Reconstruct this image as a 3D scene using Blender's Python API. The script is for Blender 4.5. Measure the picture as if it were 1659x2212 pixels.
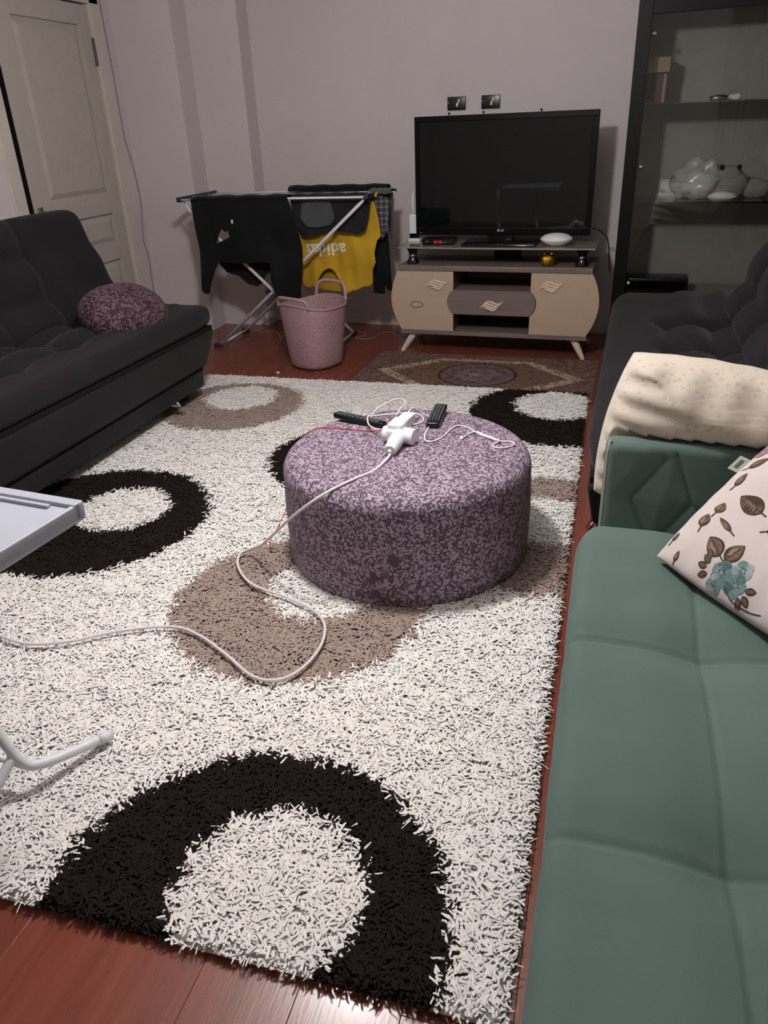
import bpy, math, random
import numpy as np
from mathutils import Matrix, Vector

for o in list(bpy.data.objects):
    bpy.data.objects.remove(o, do_unlink=True)
SC = bpy.context.scene
COL = SC.collection
PI = math.pi
rnd = random.Random(7)
RS = np.random.RandomState(11)

# ------------------------------------------------------------------ camera
cam = bpy.data.cameras.new('camera')
cam.sensor_fit = 'VERTICAL'
cam.sensor_height = 36.0
cam.sensor_width = 27.0
cam.lens = 1650.0 / 2212.0 * 36.0
cam.clip_start = 0.02
camo = bpy.data.objects.new('camera', cam)
COL.objects.link(camo)
camo.matrix_world = Matrix(((0.962312, -0.090195, 0.256555, 0.0),
                            (0.269344, 0.446344, -0.853364, 0.0),
                            (-0.037543, 0.890304, 0.453816, 1.4),
                            (0, 0, 0, 1)))
SC.camera = camo

# ------------------------------------------------------------------ world, exposure
w = bpy.data.worlds.new('world')
SC.world = w
w.use_nodes = True
w.node_tree.nodes['Background'].inputs[0].default_value = (0.50, 0.52, 0.6, 1)
w.node_tree.nodes['Background'].inputs[1].default_value = 0.02
SC.view_settings.view_transform = 'Standard'
SC.view_settings.look = 'None'
SC.view_settings.exposure = 0.0
SC.view_settings.gamma = 1.0
SC.view_settings.use_curve_mapping = False
LAMP = (-0.86, 2.13, 2.16)
LAMP_R = 0.10
LAMP_POWER = 340.0          # radiance of the globe

# ------------------------------------------------------------------ materials
def lin(h):
    if isinstance(h, str):
        c = [int(h[i:i + 2], 16) / 255 for i in (0, 2, 4)]
    else:
        c = h
    return tuple(x / 12.92 if x <= 0.04045 else ((x + 0.055) / 1.055) ** 2.4 for x in c) + (1.0,)

class NT:
    """small node helper"""
    def __init__(s, name):
        s.m = bpy.data.materials.new(name)
        s.m.use_nodes = True
        s.t = s.m.node_tree
        s.b = s.t.nodes['Principled BSDF']
    def n(s, kind, **kw):
        nd = s.t.nodes.new(kind)
        for k, v in kw.items():
            setattr(nd, k, v)
        return nd
    def put(s, sock, v):
        if isinstance(v, bpy.types.NodeSocket):
            s.t.links.new(v, sock)
        elif v is not None:
            sock.default_value = v
    def math(s, op, a, b=None, clamp=False):
        nd = s.n('ShaderNodeMath', operation=op)
        nd.use_clamp = clamp
        s.put(nd.inputs[0], a)
        s.put(nd.inputs[1], b)
        return nd.outputs[0]
    def coord(s, which='Object', scale=(1, 1, 1), loc=(0, 0, 0), rot=(0, 0, 0)):
        tc = s.n('ShaderNodeTexCoord')
        mp = s.n('ShaderNodeMapping')
        mp.inputs['Scale'].default_value = scale
        mp.inputs['Location'].default_value = loc
        mp.inputs['Rotation'].default_value = rot
        s.t.links.new(tc.outputs[which], mp.inputs[0])
        return mp.outputs[0]
    def xyz(s, v):
        nd = s.n('ShaderNodeSeparateXYZ')
        s.t.links.new(v, nd.inputs[0])
        return nd.outputs
    def noise(s, scale, detail=3, rough=0.5, vec=None, dist=0.0):
        nd = s.n('ShaderNodeTexNoise')
        nd.inputs['Scale'].default_value = scale
        nd.inputs['Detail'].default_value = detail
        nd.inputs['Roughness'].default_value = rough
        nd.inputs['Distortion'].default_value = dist
        s.put(nd.inputs['Vector'], vec if vec is not None else s.coord())
        return nd.outputs['Fac']
    def voro(s, scale, vec=None, feature='F1', out='Distance', rand=1.0):
        nd = s.n('ShaderNodeTexVoronoi', feature=feature)
        nd.inputs['Scale'].default_value = scale
        nd.inputs['Randomness'].default_value = rand
        s.put(nd.inputs['Vector'], vec if vec is not None else s.coord())
        return nd.outputs[out]
    def ramp(s, fac, stops, interp='LINEAR'):
        nd = s.n('ShaderNodeValToRGB')
        nd.color_ramp.interpolation = interp
        el = nd.color_ramp.elements
        while len(el) < len(stops):
            el.new(0.5)
        for e, (p, c) in zip(el, stops):
            e.position = p
            e.color = c if not isinstance(c, str) else lin(c)
        s.put(nd.inputs[0], fac)
        return nd.outputs[0]
    def mix(s, f, a, b):
        nd = s.n('ShaderNodeMix', data_type='RGBA')
        s.put(nd.inputs[0], f)
        s.put(nd.inputs[6], lin(a) if isinstance(a, str) else a)
        s.put(nd.inputs[7], lin(b) if isinstance(b, str) else b)
        return nd.outputs[2]
    def bump(s, h, strength=0.3, dist=0.01):
        nd = s.n('ShaderNodeBump')
        nd.inputs['Strength'].default_value = strength
        nd.inputs['Distance'].default_value = dist
        s.put(nd.inputs['Height'], h)
        s.t.links.new(nd.outputs[0], s.b.inputs['Normal'])
    def fin(s, col=None, rough=0.6, spec=None, metal=None, sheen=None):
        if col is not None:
            s.put(s.b.inputs['Base Color'], lin(col) if isinstance(col, str) else col)
        s.put(s.b.inputs['Roughness'], rough)
        if spec is not None:
            s.b.inputs['Specular IOR Level'].default_value = spec
        if metal is not None:
            s.b.inputs['Metallic'].default_value = metal
        if sheen is not None:
            s.b.inputs['Sheen Weight'].default_value = sheen
            s.b.inputs['Sheen Roughness'].default_value = 0.4
        return s.m

def plain(name, col, rough=0.5, spec=0.5, metal=0.0, var=0.06, scale=14.0, bump=0.0):
    """solid colour with a faint procedural unevenness"""
    t = NT(name)
    f = t.noise(scale, 3)
    c = lin(col)
    d = tuple(max(0, x * (1 - var)) for x in c[:3]) + (1,)
    l = tuple(min(1, x * (1 + var)) for x in c[:3]) + (1,)
    cc = t.ramp(f, [(0.3, d), (0.7, l)])
    if bump:
        t.bump(t.noise(scale * 12, 2), bump, 0.003)
    return t.fin(cc, rough, spec, metal)

def fabric(name, col, col2=None, scale=700.0, bump=0.35, rough=0.95, var=0.12, sheen=0.15):
    t = NT(name)
    v = t.coord()
    big = t.noise(5, 4, vec=v)
    c = lin(col)
    c2 = lin(col2) if col2 else tuple(x * (1 - var) for x in c[:3]) + (1,)
    cc = t.ramp(big, [(0.32, c2), (0.68, c)])
    fine = t.noise(scale, 2, vec=v)
    t.bump(fine, bump, 0.002)
    return t.fin(cc, rough, 0.2, None, sheen)

M = {}
def mats():
    # painted plaster
    t = NT('wall_paint')
    cc = t.ramp(t.noise(1.6, 4), [(0.3, lin('c9c1c1')), (0.7, lin('d0c8c8'))])
    t.bump(t.noise(60, 4), 0.06, 0.004)
    M['wall'] = t.fin(cc, 0.75, 0.25)
    M['table_white'] = plain('white_table_laminate', 'aaaeb9', 0.4, 0.4, var=0.02)
    M['ceiling'] = plain('ceiling_paint', 'dcd8d4', 0.9, 0.2)
    # laminate planks
    t = NT('laminate')
    v = t.coord(scale=(14, 1.6, 1))
    oi = t.n('ShaderNodeObjectInfo')
    va = t.n('ShaderNodeVectorMath', operation='ADD')
    t.t.links.new(v, va.inputs[0])
    sc = t.n('ShaderNodeVectorMath', operation='SCALE')
    cx = t.n('ShaderNodeCombineXYZ')
    t.t.links.new(oi.outputs['Random'], cx.inputs[0])
    t.t.links.new(oi.outputs['Random'], cx.inputs[1])
    t.t.links.new(cx.outputs[0], sc.inputs[0])
    sc.inputs['Scale'].default_value = 40
    t.t.links.new(sc.outputs[0], va.inputs[1])
    g = t.noise(1.3, 5, 0.6, va.outputs[0], 0.8)
    cc = t.ramp(g, [(0.25, lin('6a3325')), (0.5, lin('7a3e2f')), (0.78, lin('864938'))])
    rr = t.ramp(oi.outputs['Random'], [(0.0, (0.88, 0.88, 0.88, 1)), (1.0, (1.0, 1.0, 1.0, 1))])
    mx = t.n('ShaderNodeMix', data_type='RGBA', blend_type='MULTIPLY')
    mx.inputs[0].default_value = 1
    t.t.links.new(cc, mx.inputs[6])
    t.t.links.new(rr, mx.inputs[7])
    t.bump(t.noise(70, 2, vec=t.coord(scale=(3, 0.25, 1))), 0.08, 0.002)
    M['plank'] = t.fin(mx.outputs[2], 0.24, 0.5)
    M['subfloor'] = plain('plank_joint', '2a130c', 0.8)
    M['door'] = plain('door_paint', 'b2aba2', 0.45, 0.4, var=0.03)
    M['casing'] = plain('casing_paint', 'c9c1b6', 0.5, 0.4, var=0.03)
    M['hallway_shade'] = plain('unlit_hallway_paint', '0a0908', 0.9)  # darkness of the unlit hallway, put into the colour
    M['btn_dark'] = plain('dark_metal', '55504c', 0.5)
    M['steel'] = plain('brushed_steel', '8f8a84', 0.35, 0.5, 1.0)
    M['chrome'] = plain('chrome', 'd8d8da', 0.12, 0.5, 1.0)
    M['white_plastic'] = plain('white_plastic', 'e9e9ec', 0.35, 0.5, var=0.02)
    M['white_metal'] = plain('white_enamel_tube', 'd9dade', 0.35, 0.5, var=0.03)
    M['grey_plastic'] = plain('grey_plastic', '8d8f92', 0.45)
    M['black_plastic'] = plain('black_plastic', '0b0b0c', 0.3, 0.5)
    M['black_gloss'] = plain('black_gloss', '070708', 0.12, 0.5)
    M['black_lacquer'] = plain('black_lacquer_wood', '080707', 0.45, 0.15)
    M['black_rubber'] = plain('black_rubber', '111012', 0.7, 0.3)
    M['navy'] = plain('navy_plastic', '20233f', 0.45)
    # dark sofa
    M['sofa'] = fabric('charcoal_velour', '201e20', '1a181b', 500, 0.35, 0.95, sheen=0.08)
    M['sofa_gap'] = fabric('painted_gap_dark', '131214', None, 300, 0.2, sheen=0.0)  # near-black colour paints the shade in the gaps between sofa parts
    # green sofa
    t = NT('sea_green_velvet')
    v = t.coord()
    n1 = t.noise(3.2, 4, vec=v)
    cc = t.ramp(n1, [(0.3, lin('51635d')), (0.7, lin('5b6e68'))])
    # pale worn stain on the seat top
    px = t.xyz(v)
    dx = t.math('MULTIPLY', t.math('SUBTRACT', px[0], STAIN[0]), 9.0)
    dy = t.math('MULTIPLY', t.math('SUBTRACT', px[1], STAIN[1]), 15.0)
    rr = t.math('SQRT', t.math('ADD', t.math('POWER', dx, 2.0), t.math('POWER', dy, 2.0)))
    rr = t.math('ADD', rr, t.math('MULTIPLY', t.math('SUBTRACT', t.noise(26, 4, vec=v), 0.5), 1.6))
    f = t.math('SUBTRACT', 1.0, rr, True)
    cc = t.mix(t.math('MULTIPLY', f, 0.75), cc, lin('807f6c'))
    t.bump(t.noise(900, 2, vec=v), 0.25, 0.002)
    M['green'] = t.fin(cc, 0.9, 0.2, None, 0.12)
    M['green_plain'] = fabric('sea_green_velvet_plain', '5c6f69', '52645e', 900, 0.25, 0.9, sheen=0.12)
    M['green_piping'] = fabric('pale_piping', '96988a', None, 900, 0.2)
    # damask
    def damask(name, light, dark, s=1.0, mapsc=(1, 1, 1), cover=0.5):
        t = NT(name)
        v = t.coord(scale=mapsc)
        warp = t.n('ShaderNodeTexNoise')
        warp.inputs['Scale'].default_value = 30 * s
        t.t.links.new(v, warp.inputs['Vector'])
        sub = t.n('ShaderNodeVectorMath', operation='SUBTRACT')
        t.t.links.new(warp.outputs['Color'], sub.inputs[0])
        sub.inputs[1].default_value = (0.5, 0.5, 0.5)
        scl = t.n('ShaderNodeVectorMath', operation='SCALE')
        scl.inputs['Scale'].default_value = 0.012 / s
        t.t.links.new(sub.outputs[0], scl.inputs[0])
        add = t.n('ShaderNodeVectorMath', operation='ADD')
        t.t.links.new(v, add.inputs[0])
        t.t.links.new(scl.outputs[0], add.inputs[1])
        vv = add.outputs[0]
        petals = t.voro(118 * s, vv)                       # small round petals
        n1 = t.noise(36 * s, 2, 0.5, vv)                   # winding gaps between the sprigs
        gap = t.math('ABSOLUTE', t.math('SUBTRACT', n1, 0.52))
        a = t.math('MULTIPLY', t.math('SUBTRACT', 0.57, petals), 1.0)
        b = t.math('MULTIPLY', t.math('SUBTRACT', gap, 0.028), 3.0)
        c = t.math('MULTIPLY', t.math('SUBTRACT', t.noise(20 * s, 2, 0.5, vv), 0.345), 2.0)
        k = t.math('MINIMUM', t.math('MINIMUM', a, b), c)
        fac = t.ramp(t.math('ADD', k, cover), [(0.46, (0, 0, 0, 1)), (0.53, (1, 1, 1, 1))])
        cc = t.mix(fac, dark, light)
        t.bump(fac, 0.55, 0.003)
        return t.fin(cc, 0.75, 0.3, None, 0.06)
    M['damask'] = damask('mauve_damask', 'a898a9', '584855')
    M['damask_pillow'] = damask('plum_damask', '634a55', '2e1d26', 0.62)
    # tv stand
    t = NT('grey_oak')
    v = t.coord(scale=(2, 40, 40))
    g = t.noise(1.6, 4, 0.6, v)
    M['oak'] = t.fin(t.ramp(g, [(0.3, lin('675a54')), (0.7, lin('7a6c65'))]), 0.5, 0.4)
    M['cream'] = plain('cream_lacquer', 'b29c87', 0.4, 0.4, var=0.02)
    M['cream_light'] = plain('cream_carved', 'd2bfa8', 0.4, 0.4, var=0.03)
    M['niche'] = plain('niche_board', '5b5049', 0.6)
    t = NT('smoked_glass')
    M['glass_shelf'] = t.fin('8a8278', 0.08, 0.6)
    t = NT('tv_screen')
    M['screen'] = t.fin('080d0c', 0.03, 0.5)
    M['tv_bezel'] = plain('tv_bezel_plastic', '070607', 0.35, 0.12)
    t = NT('clear_glass')
    t.b.inputs['Transmission Weight'].default_value = 0.0
    gl = t.n('ShaderNodeBsdfGlossy')
    gl.inputs['Roughness'].default_value = 0.02
    gl.inputs['Color'].default_value = (0.95, 1.0, 0.95, 1)
    tr = t.n('ShaderNodeBsdfTransparent')
    tr.inputs['Color'].default_value = (0.92, 0.93, 0.915, 1)
    fr = t.n('ShaderNodeFresnel')
    fr.inputs['IOR'].default_value = 1.5
    ms = t.n('ShaderNodeMixShader')
    t.t.links.new(fr.outputs[0], ms.inputs[0])
    t.t.links.new(tr.outputs[0], ms.inputs[1])
    t.t.links.new(gl.outputs[0], ms.inputs[2])
    t.t.links.new(ms.outputs[0], t.t.nodes['Material Output'].inputs[0])
    M['glass'] = t.m
    M['cab_back'] = plain('cabinet_back_panel', '8a8680', 0.7)
    t = NT('gold_foil')
    t.bump(t.noise(60, 4), 0.8, 0.01)
    M['gold'] = t.fin('c99a3a', 0.28, None, 1.0)
    t = NT('red_display')
    t.b.inputs['Emission Color'].default_value = (1.0, 0.03, 0.08, 1)
    t.b.inputs['Emission Strength'].default_value = 0.9
    M['red_led'] = t.fin('200206', 0.5)
    M['logo'] = plain('silver_logo', 'c9c9cc', 0.4, 0.5)
    M['red_wire'] = plain('red_wire', 'c8424a', 0.5)
    M['white_cable'] = plain('white_cable', 'dcd6d6', 0.5, var=0.03)
    M['grey_cable'] = plain('grey_cable', '8f8688', 0.6)
    # clothes
    M['black_cloth'] = fabric('black_knit', '16171a', '0d0e10', 300, 0.5, sheen=0.1)
    M['brown_cloth'] = fabric('black_brown_lining', '231b1c', None, 300, 0.5, sheen=0.1)
    M['denim'] = fabric('charcoal_denim', '26282b', '1a1b1e', 500, 0.4)
    M['denim_grey'] = fabric('grey_denim', '4a4d50', '404346', 500, 0.4)
    M['yellow'] = fabric('mustard_jersey', 'c09a2c', 'b08a22', 500, 0.3)
    M['yellow_in'] = fabric('mustard_inside', 'a57f2c', None, 500, 0.3)
    t = NT('grey_plaid')
    v = t.coord()
    p = t.xyz(v)
    sx = t.math('SINE', t.math('MULTIPLY', p[0], 180))
    sz = t.math('SINE', t.math('MULTIPLY', p[2], 180))
    s2 = t.math('ADD', t.math('GREATER_THAN', sx, 0.6), t.math('GREATER_THAN', sz, 0.6))
    M['plaid'] = t.fin(t.ramp(t.math('MULTIPLY', s2, 0.5), [(0, lin('3a383c')), (1, lin('77737a'))]), 0.9, 0.2)
    M['charcoal_cloth'] = fabric('charcoal_cotton', '55545c', '4a4950', 500, 0.4)
    M['print_white'] = plain('white_print', 'e6dfc8', 0.7)
    # basket: pink plastic with small round holes
    t = NT('pink_plastic')
    v = t.coord()
    d = t.voro(85, v, rand=0.85)
    hole = t.math('LESS_THAN', d, 0.21)
    gate = t.math('GREATER_THAN', t.noise(22, 2, vec=v), 0.49)
    cc = t.mix(t.math('MULTIPLY', hole, gate), 'a48488', '583e43')
    t.bump(t.voro(60, v), 0.5, 0.006)
    M['pink'] = t.fin(cc, 0.5, 0.4)
    M['pink_plain'] = plain('pink_plastic_rim', 'a6868a', 0.5, 0.4, var=0.03)
    # pillows
    t = NT('cream_sateen')
    v = t.coord()
    p = t.xyz(v)
    blot = t.voro(52, v)
    bl2 = t.noise(60, 3, vec=v)
    f = t.math('LESS_THAN', t.math('ADD', blot, t.math('MULTIPLY', bl2, 0.3)), 0.47)
    gate = t.math('GREATER_THAN', t.noise(7, 2, vec=t.coord(scale=(0.6, 1, 1.8))), 0.47)
    f = t.math('MULTIPLY', t.math('MULTIPLY', f, gate), 0.30)
    cc = t.mix(f, 'c8bdad', '8f836c')
    t.bump(t.noise(6, 3, 0.5, t.coord(scale=(1, 2.5, 1)), 0.4), 0.35, 0.02)
    M['cream_cloth'] = t.fin(cc, 0.7, 0.3, None, 0.25)
    M['floral_base'] = fabric('pale_cotton', 'cbc0bd', 'c4b8b4', 700, 0.25)
    # printed motifs, colour from a per-corner attribute
    t = NT('floral_print')
    at = t.n('ShaderNodeAttribute', attribute_name='col')
    br = t.noise(130, 3)
    k = t.ramp(br, [(0.3, (0.72, 0.72, 0.72, 1)), (0.7, (1.12, 1.12, 1.12, 1))])
    mx = t.n('ShaderNodeMix', data_type='RGBA', blend_type='MULTIPLY')
    mx.inputs[0].default_value = 1
    t.t.links.new(at.outputs['Color'], mx.inputs[6])
    t.t.links.new(k, mx.inputs[7])
    M['print'] = t.fin(mx.outputs[2], 0.9, 0.2)
    # shag pile: yarn colour from a per-vertex attribute
    t = NT('shag_yarn')
    at = t.n('ShaderNodeAttribute', attribute_name='col')
    M['yarn'] = t.fin(at.outputs['Color'], 1.0, 0.0)
    M['backing'] = plain('rug_backing', '2a2420', 0.95)
    # kilim
    t = NT('kilim')
    v = t.coord()
    p = t.xyz(v)
    ux = t.math('ABSOLUTE', t.math('SUBTRACT', p[0], 0.02))
    vy = t.math('ABSOLUTE', t.math('SUBTRACT', p[1], -0.02))
    zig = t.math('MULTIPLY', t.math('PINGPONG', t.math('ADD', p[0], p[1]), 0.022), 1.6)
    hexd = t.math('MAXIMUM', t.math('ADD', t.math('DIVIDE', ux, 0.66), t.math('DIVIDE', vy, 0.62)),
                  t.math('DIVIDE', vy, 0.33))
    hexd = t.math('ADD', hexd, zig)
    band = t.math('MULTIPLY', t.math('GREATER_THAN', hexd, 0.84), t.math('LESS_THAN', hexd, 1.0))
    wear = t.noise(24, 5, 0.7)
    band = t.math('MULTIPLY', band, t.ramp(wear, [(0.38, (0, 0, 0, 1)), (0.5, (1, 1, 1, 1))]))
    med = t.math('SQRT', t.math('ADD', t.math('POWER', t.math('SUBTRACT', p[0], 0.02), 2.0),
                                t.math('POWER', t.math('MULTIPLY', t.math('SUBTRACT', p[1], -0.02), 1.02), 2.0)))
    base = t.ramp(t.noise(38, 5, 0.7), [(0.3, lin('4a3530')), (0.5, lin('69524a')), (0.72, lin('86726a'))])
    inner = t.math('LESS_THAN', hexd, 0.84)
    cc = t.mix(t.math('MULTIPLY', inner, 0.55), base, lin('6a5440'))
    cc = t.mix(band, cc, lin('a59480'))
    medm = t.math('LESS_THAN', med, 0.235)
    medc = t.ramp(t.math('ADD', t.math('MULTIPLY', med, 4.2), t.math('MULTIPLY', t.math('SUBTRACT', t.noise(45, 4), 0.5), 0.8)),
                  [(0.05, lin('9a8878')), (0.22, lin('5a4a50')), (0.45, lin('7a6a68')), (0.62, lin('56424a')), (0.9, lin('6f5c56'))])
    cc = t.mix(medm, cc, medc)
    edge = t.math('MULTIPLY', t.math('GREATER_THAN', med, 0.225), t.math('LESS_THAN', med, 0.24))
    cc = t.mix(edge, cc, lin('33222a'))
    vine = t.math('LESS_THAN', t.math('ABSOLUTE', t.math('SUBTRACT', t.noise(16, 3, 0.6), 0.5)), 0.022)
    cc = t.mix(t.math('MULTIPLY', vine, 0.6), cc, lin('2f2024'))
    brd = t.math('GREATER_THAN', t.math('ABSOLUTE', p[0]), 0.715)
    cc = t.mix(brd, cc, lin('5a3b35'))
    t.bump(t.noise(400, 2), 0.4, 0.003)
    M['kilim'] = t.fin(cc, 0.95, 0.1)
    t = NT('clear_bag')
    gl = t.n('ShaderNodeBsdfGlossy')
    gl.inputs['Roughness'].default_value = 0.25
    df = t.n('ShaderNodeBsdfDiffuse')
    df.inputs['Color'].default_value = lin('d0cccc')
    tr = t.n('ShaderNodeBsdfTransparent')
    m1 = t.n('ShaderNodeMixShader')
    m1.inputs[0].default_value = 0.2
    t.t.links.new(df.outputs[0], m1.inputs[1])
    t.t.links.new(gl.outputs[0], m1.inputs[2])
    m2 = t.n('ShaderNodeMixShader')
    m2.inputs[0].default_value = 0.55
    t.t.links.new(tr.outputs[0], m2.inputs[1])
    t.t.links.new(m1.outputs[0], m2.inputs[2])
    t.t.links.new(m2.outputs[0], t.t.nodes['Material Output'].inputs[0])
    M['bag'] = t.m
    M['grey_toy'] = fabric('grey_plush', '8d8580', None, 200, 0.8)
    M['brown_box'] = plain('brown_box', '4c2f26', 0.7)
    M['tan_box'] = plain('tan_card', '8a7566', 0.7)
    M['paper'] = plain('white_paper', 'c9c6c2', 0.8)
    M['curtain'] = fabric('pale_green_curtain', 'a9b48f', '98a47f', 300, 0.3)
    t = NT('lamp_globe')
    t.b.inputs['Emission Color'].default_value = (1.0, 0.968, 0.965, 1)
    t.b.inputs['Emission Strength'].default_value = LAMP_POWER
    M['globe'] = t.fin('ffffff', 0.4)
STAIN = (0.17, 0.0)   # set in the green sofa's local frame below
mats()

# ------------------------------------------------------------------ mesh helpers
class MB:
    def __init__(s):
        s.v = []
        s.f = []
    def add(s, vs, fs):
        o = len(s.v)
        s.v.extend([tuple(map(float, p)) for p in vs])
        s.f.extend([tuple(i + o for i in q) for q in fs])
        return s
    def box(s, x0, x1, y0, y1, z0, z1):
        vs = [(x, y, z) for z in (z0, z1) for y in (y0, y1) for x in (x0, x1)]
        return s.add(vs, [(0, 2, 3, 1), (4, 5, 7, 6), (0, 1, 5, 4), (2, 6, 7, 3), (0, 4, 6, 2), (1, 3, 7, 5)])
    def rbox(s, c, h, r=0.01, seg=3, n=(1, 1, 1), fn=None):
        """rounded box, centre c, half sizes h; fn maps an (N,3) array (and its unit normals)"""
        ax = []
        for i in range(3):
            rr = min(r, h[i] * 0.999)
            a = [-h[i] + rr - rr * math.cos(k / seg * PI / 2) * 1.0 for k in range(seg)]
            a = [-(h[i] - rr) - rr * math.sin((seg - k) / seg * PI / 4) / math.sin(PI / 4) for k in range(seg)]
            flat = list(np.linspace(-(h[i] - rr), h[i] - rr, n[i] + 1))
            ax.append(np.array(a + flat + [-x for x in reversed(a)]))
        key = {}
        pts = []
        fs = []
        def vid(p):
            k = (round(p[0], 6), round(p[1], 6), round(p[2], 6))
            if k not in key:
                key[k] = len(pts)
                pts.append(p)
            return key[k]
        for d in range(3):
            a, b = (d + 1) % 3, (d + 2) % 3
            for sg in (-1, 1):
                A, B = ax[a], ax[b]
                ids = []
                for u in A:
                    row = []
                    for w_ in B:
                        p = [0, 0, 0]
                        p[d] = sg * h[d]
                        p[a] = u
                        p[b] = w_
                        row.append(vid(p))
                    ids.append(row)
                for i in range(len(A) - 1):
                    for j in range(len(B) - 1):
                        q = (ids[i][j], ids[i + 1][j], ids[i + 1][j + 1], ids[i][j + 1])
                        fs.append(q if sg > 0 else q[::-1])
        P = np.array(pts, float)
        H = np.array([max(hh - min(r, hh * 0.999), 0) for hh in h])
        inn = np.clip(P, -H, H)
        D = P - inn
        L = np.linalg.norm(D, axis=1)
        Nn = D / np.maximum(L, 1e-9)[:, None]
        R3 = np.array([min(r, hh * 0.999) for hh in h])
        P = inn + Nn * R3
        if fn is not None:
            P = fn(P, Nn)
        P = P + np.array(c)
        return s.add(P, fs)
    def tube(s, path, r, n=8, closed=False, caps=True, flat=1.0):
        P = [Vector(p) for p in path]
        m = len(P)
        rs = r if isinstance(r, (list, tuple)) else [r] * m
        T = []
        for i in range(m):
            a = P[(i - 1) % m] if (closed or i > 0) else P[i]
            b = P[(i + 1) % m] if (closed or i < m - 1) else P[i]
            t = (b - a)
            T.append(t.normalized() if t.length > 1e-9 else Vector((0, 0, 1)))
        up = Vector((0, 0, 1)) if abs(T[0].z) < 0.9 else Vector((1, 0, 0))
        nrm = (up - T[0] * up.dot(T[0])).normalized()
        vs = []
        for i in range(m):
            nrm = (nrm - T[i] * nrm.dot(T[i]))
            nrm = nrm.normalized() if nrm.length > 1e-6 else T[i].orthogonal().normalized()
            bi = T[i].cross(nrm)
            for k in range(n):
                a = 2 * PI * k / n
                vs.append(P[i] + (bi * math.cos(a) + nrm * math.sin(a) * flat) * rs[i])
        fs = []
        for i in range(m if closed else m - 1):
            for k in range(n):
                k2 = (k + 1) % n
                j = (i + 1) % m
                fs.append((i * n + k, i * n + k2, j * n + k2, j * n + k))
        if caps and not closed:
            fs.append(tuple(range(n - 1, -1, -1)))
            fs.append(tuple((m - 1) * n + k for k in range(n)))
        return s.add(vs, fs)
    def lathe(s, prof, n=32, c=(0, 0, 0), sx=1.0, sy=1.0):
        vs = []
        fs = []
        m = len(prof)
        for k in range(n):
            a = 2 * PI * k / n
            for (r, z) in prof:
                vs.append((c[0] + r * sx * math.cos(a), c[1] + r * sy * math.sin(a), c[2] + z))
        for k in range(n):
            k2 = (k + 1) % n
            for i in range(m - 1):
                fs.append((k * m + i, k2 * m + i, k2 * m + i + 1, k * m + i + 1))
        if prof[0][0] > 1e-6:
            fs.append(tuple(k * m for k in range(n))[::-1])
        if prof[-1][0] > 1e-6:
            fs.append(tuple(k * m + m - 1 for k in range(n)))
        return s.add(vs, fs)
    def prism(s, poly, axis, a0, a1):
        """poly: list of 2-D points; extruded along axis ('x','y','z')"""
        def P(u, v, w_):
            return {'x': (w_, u, v), 'y': (u, w_, v), 'z': (u, v, w_)}[axis]
        n = len(poly)
        vs = [P(u, v, a0) for u, v in poly] + [P(u, v, a1) for u, v in poly]
        fs = [tuple(range(n)), tuple(range(2 * n - 1, n - 1, -1))]
        for i in range(n):
            j = (i + 1) % n
            fs.append((i, n + i, n + j, j))
        return s.add(vs, fs)
    def mesh(s, name, mat, smooth=False, fix=True):
        me = bpy.data.meshes.new(name)
        me.from_pydata(s.v, [], s.f)
        me.update()
        if fix:
            import bmesh
            bm = bmesh.new()
            bm.from_mesh(me)
            bmesh.ops.recalc_face_normals(bm, faces=bm.faces)
            bm.to_mesh(me)
            bm.free()
        if smooth:
            for p in me.polygons:
                p.use_smooth = True
        if mat is not None:
            me.materials.append(M[mat])
        return me
    def obj(s, name, mat, parent=None, smooth=False, sharp=None, bevel=None, recentre=True):
        if parent is None and recentre and s.v:
            A = np.array(s.v)
            c = (A.min(0) + A.max(0)) / 2
            c[2] = A[:, 2].min()
            s.v = [tuple(p) for p in (A - c)]
        else:
            c = None
        me = s.mesh(name, mat, smooth)
        o = bpy.data.objects.new(name, me)
        COL.objects.link(o)
        if c is not None:
            o.location = tuple(c)
        if parent is not None:
            o.parent = parent
        if sharp is not None and smooth:
            me.set_sharp_from_angle(angle=math.radians(sharp))
        if bevel:
            b = o.modifiers.new('bevel', 'BEVEL')
            b.width = bevel
            b.segments = 2
            b.limit_method = 'ANGLE'
            b.angle_limit = math.radians(40)
        return o

def tag(o, label=None, cat=None, group=None, kind=None):
    if label:
        o['label'] = label
    if cat:
        o['category'] = cat
    if group:
        o['group'] = group
    if kind:
        o['kind'] = kind
    return o

def thing(name, label, cat, loc=(0, 0, 0), rz=0.0, group=None, kind=None):
    o = bpy.data.objects.new(name, None)
    o.empty_display_size = 0.1
    COL.objects.link(o)
    o.location = loc
    o.rotation_euler = (0, 0, rz)
    return tag(o, label, cat, group, kind)

def struct(o):
    o['kind'] = 'structure'
    return o

def catmull(pts, k=8, closed=False):
    P = [np.array(p, float) for p in pts]
    n = len(P)
    out = []
    rng = range(n if closed else n - 1)
    for i in rng:
        p0 = P[(i - 1) % n] if (closed or i > 0) else 2 * P[0] - P[1]
        p1, p2 = P[i], P[(i + 1) % n]
        p3 = P[(i + 2) % n] if (closed or i < n - 2) else 2 * P[-1] - P[-2]
        for j in range(k):
            t = j / k
            out.append(0.5 * ((2 * p1) + (-p0 + p2) * t + (2 * p0 - 5 * p1 + 4 * p2 - p3) * t * t + (-p0 + 3 * p1 - 3 * p2 + p3) * t ** 3))
    if not closed:
        out.append(P[-1])
    return [tuple(p) for p in out]

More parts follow.
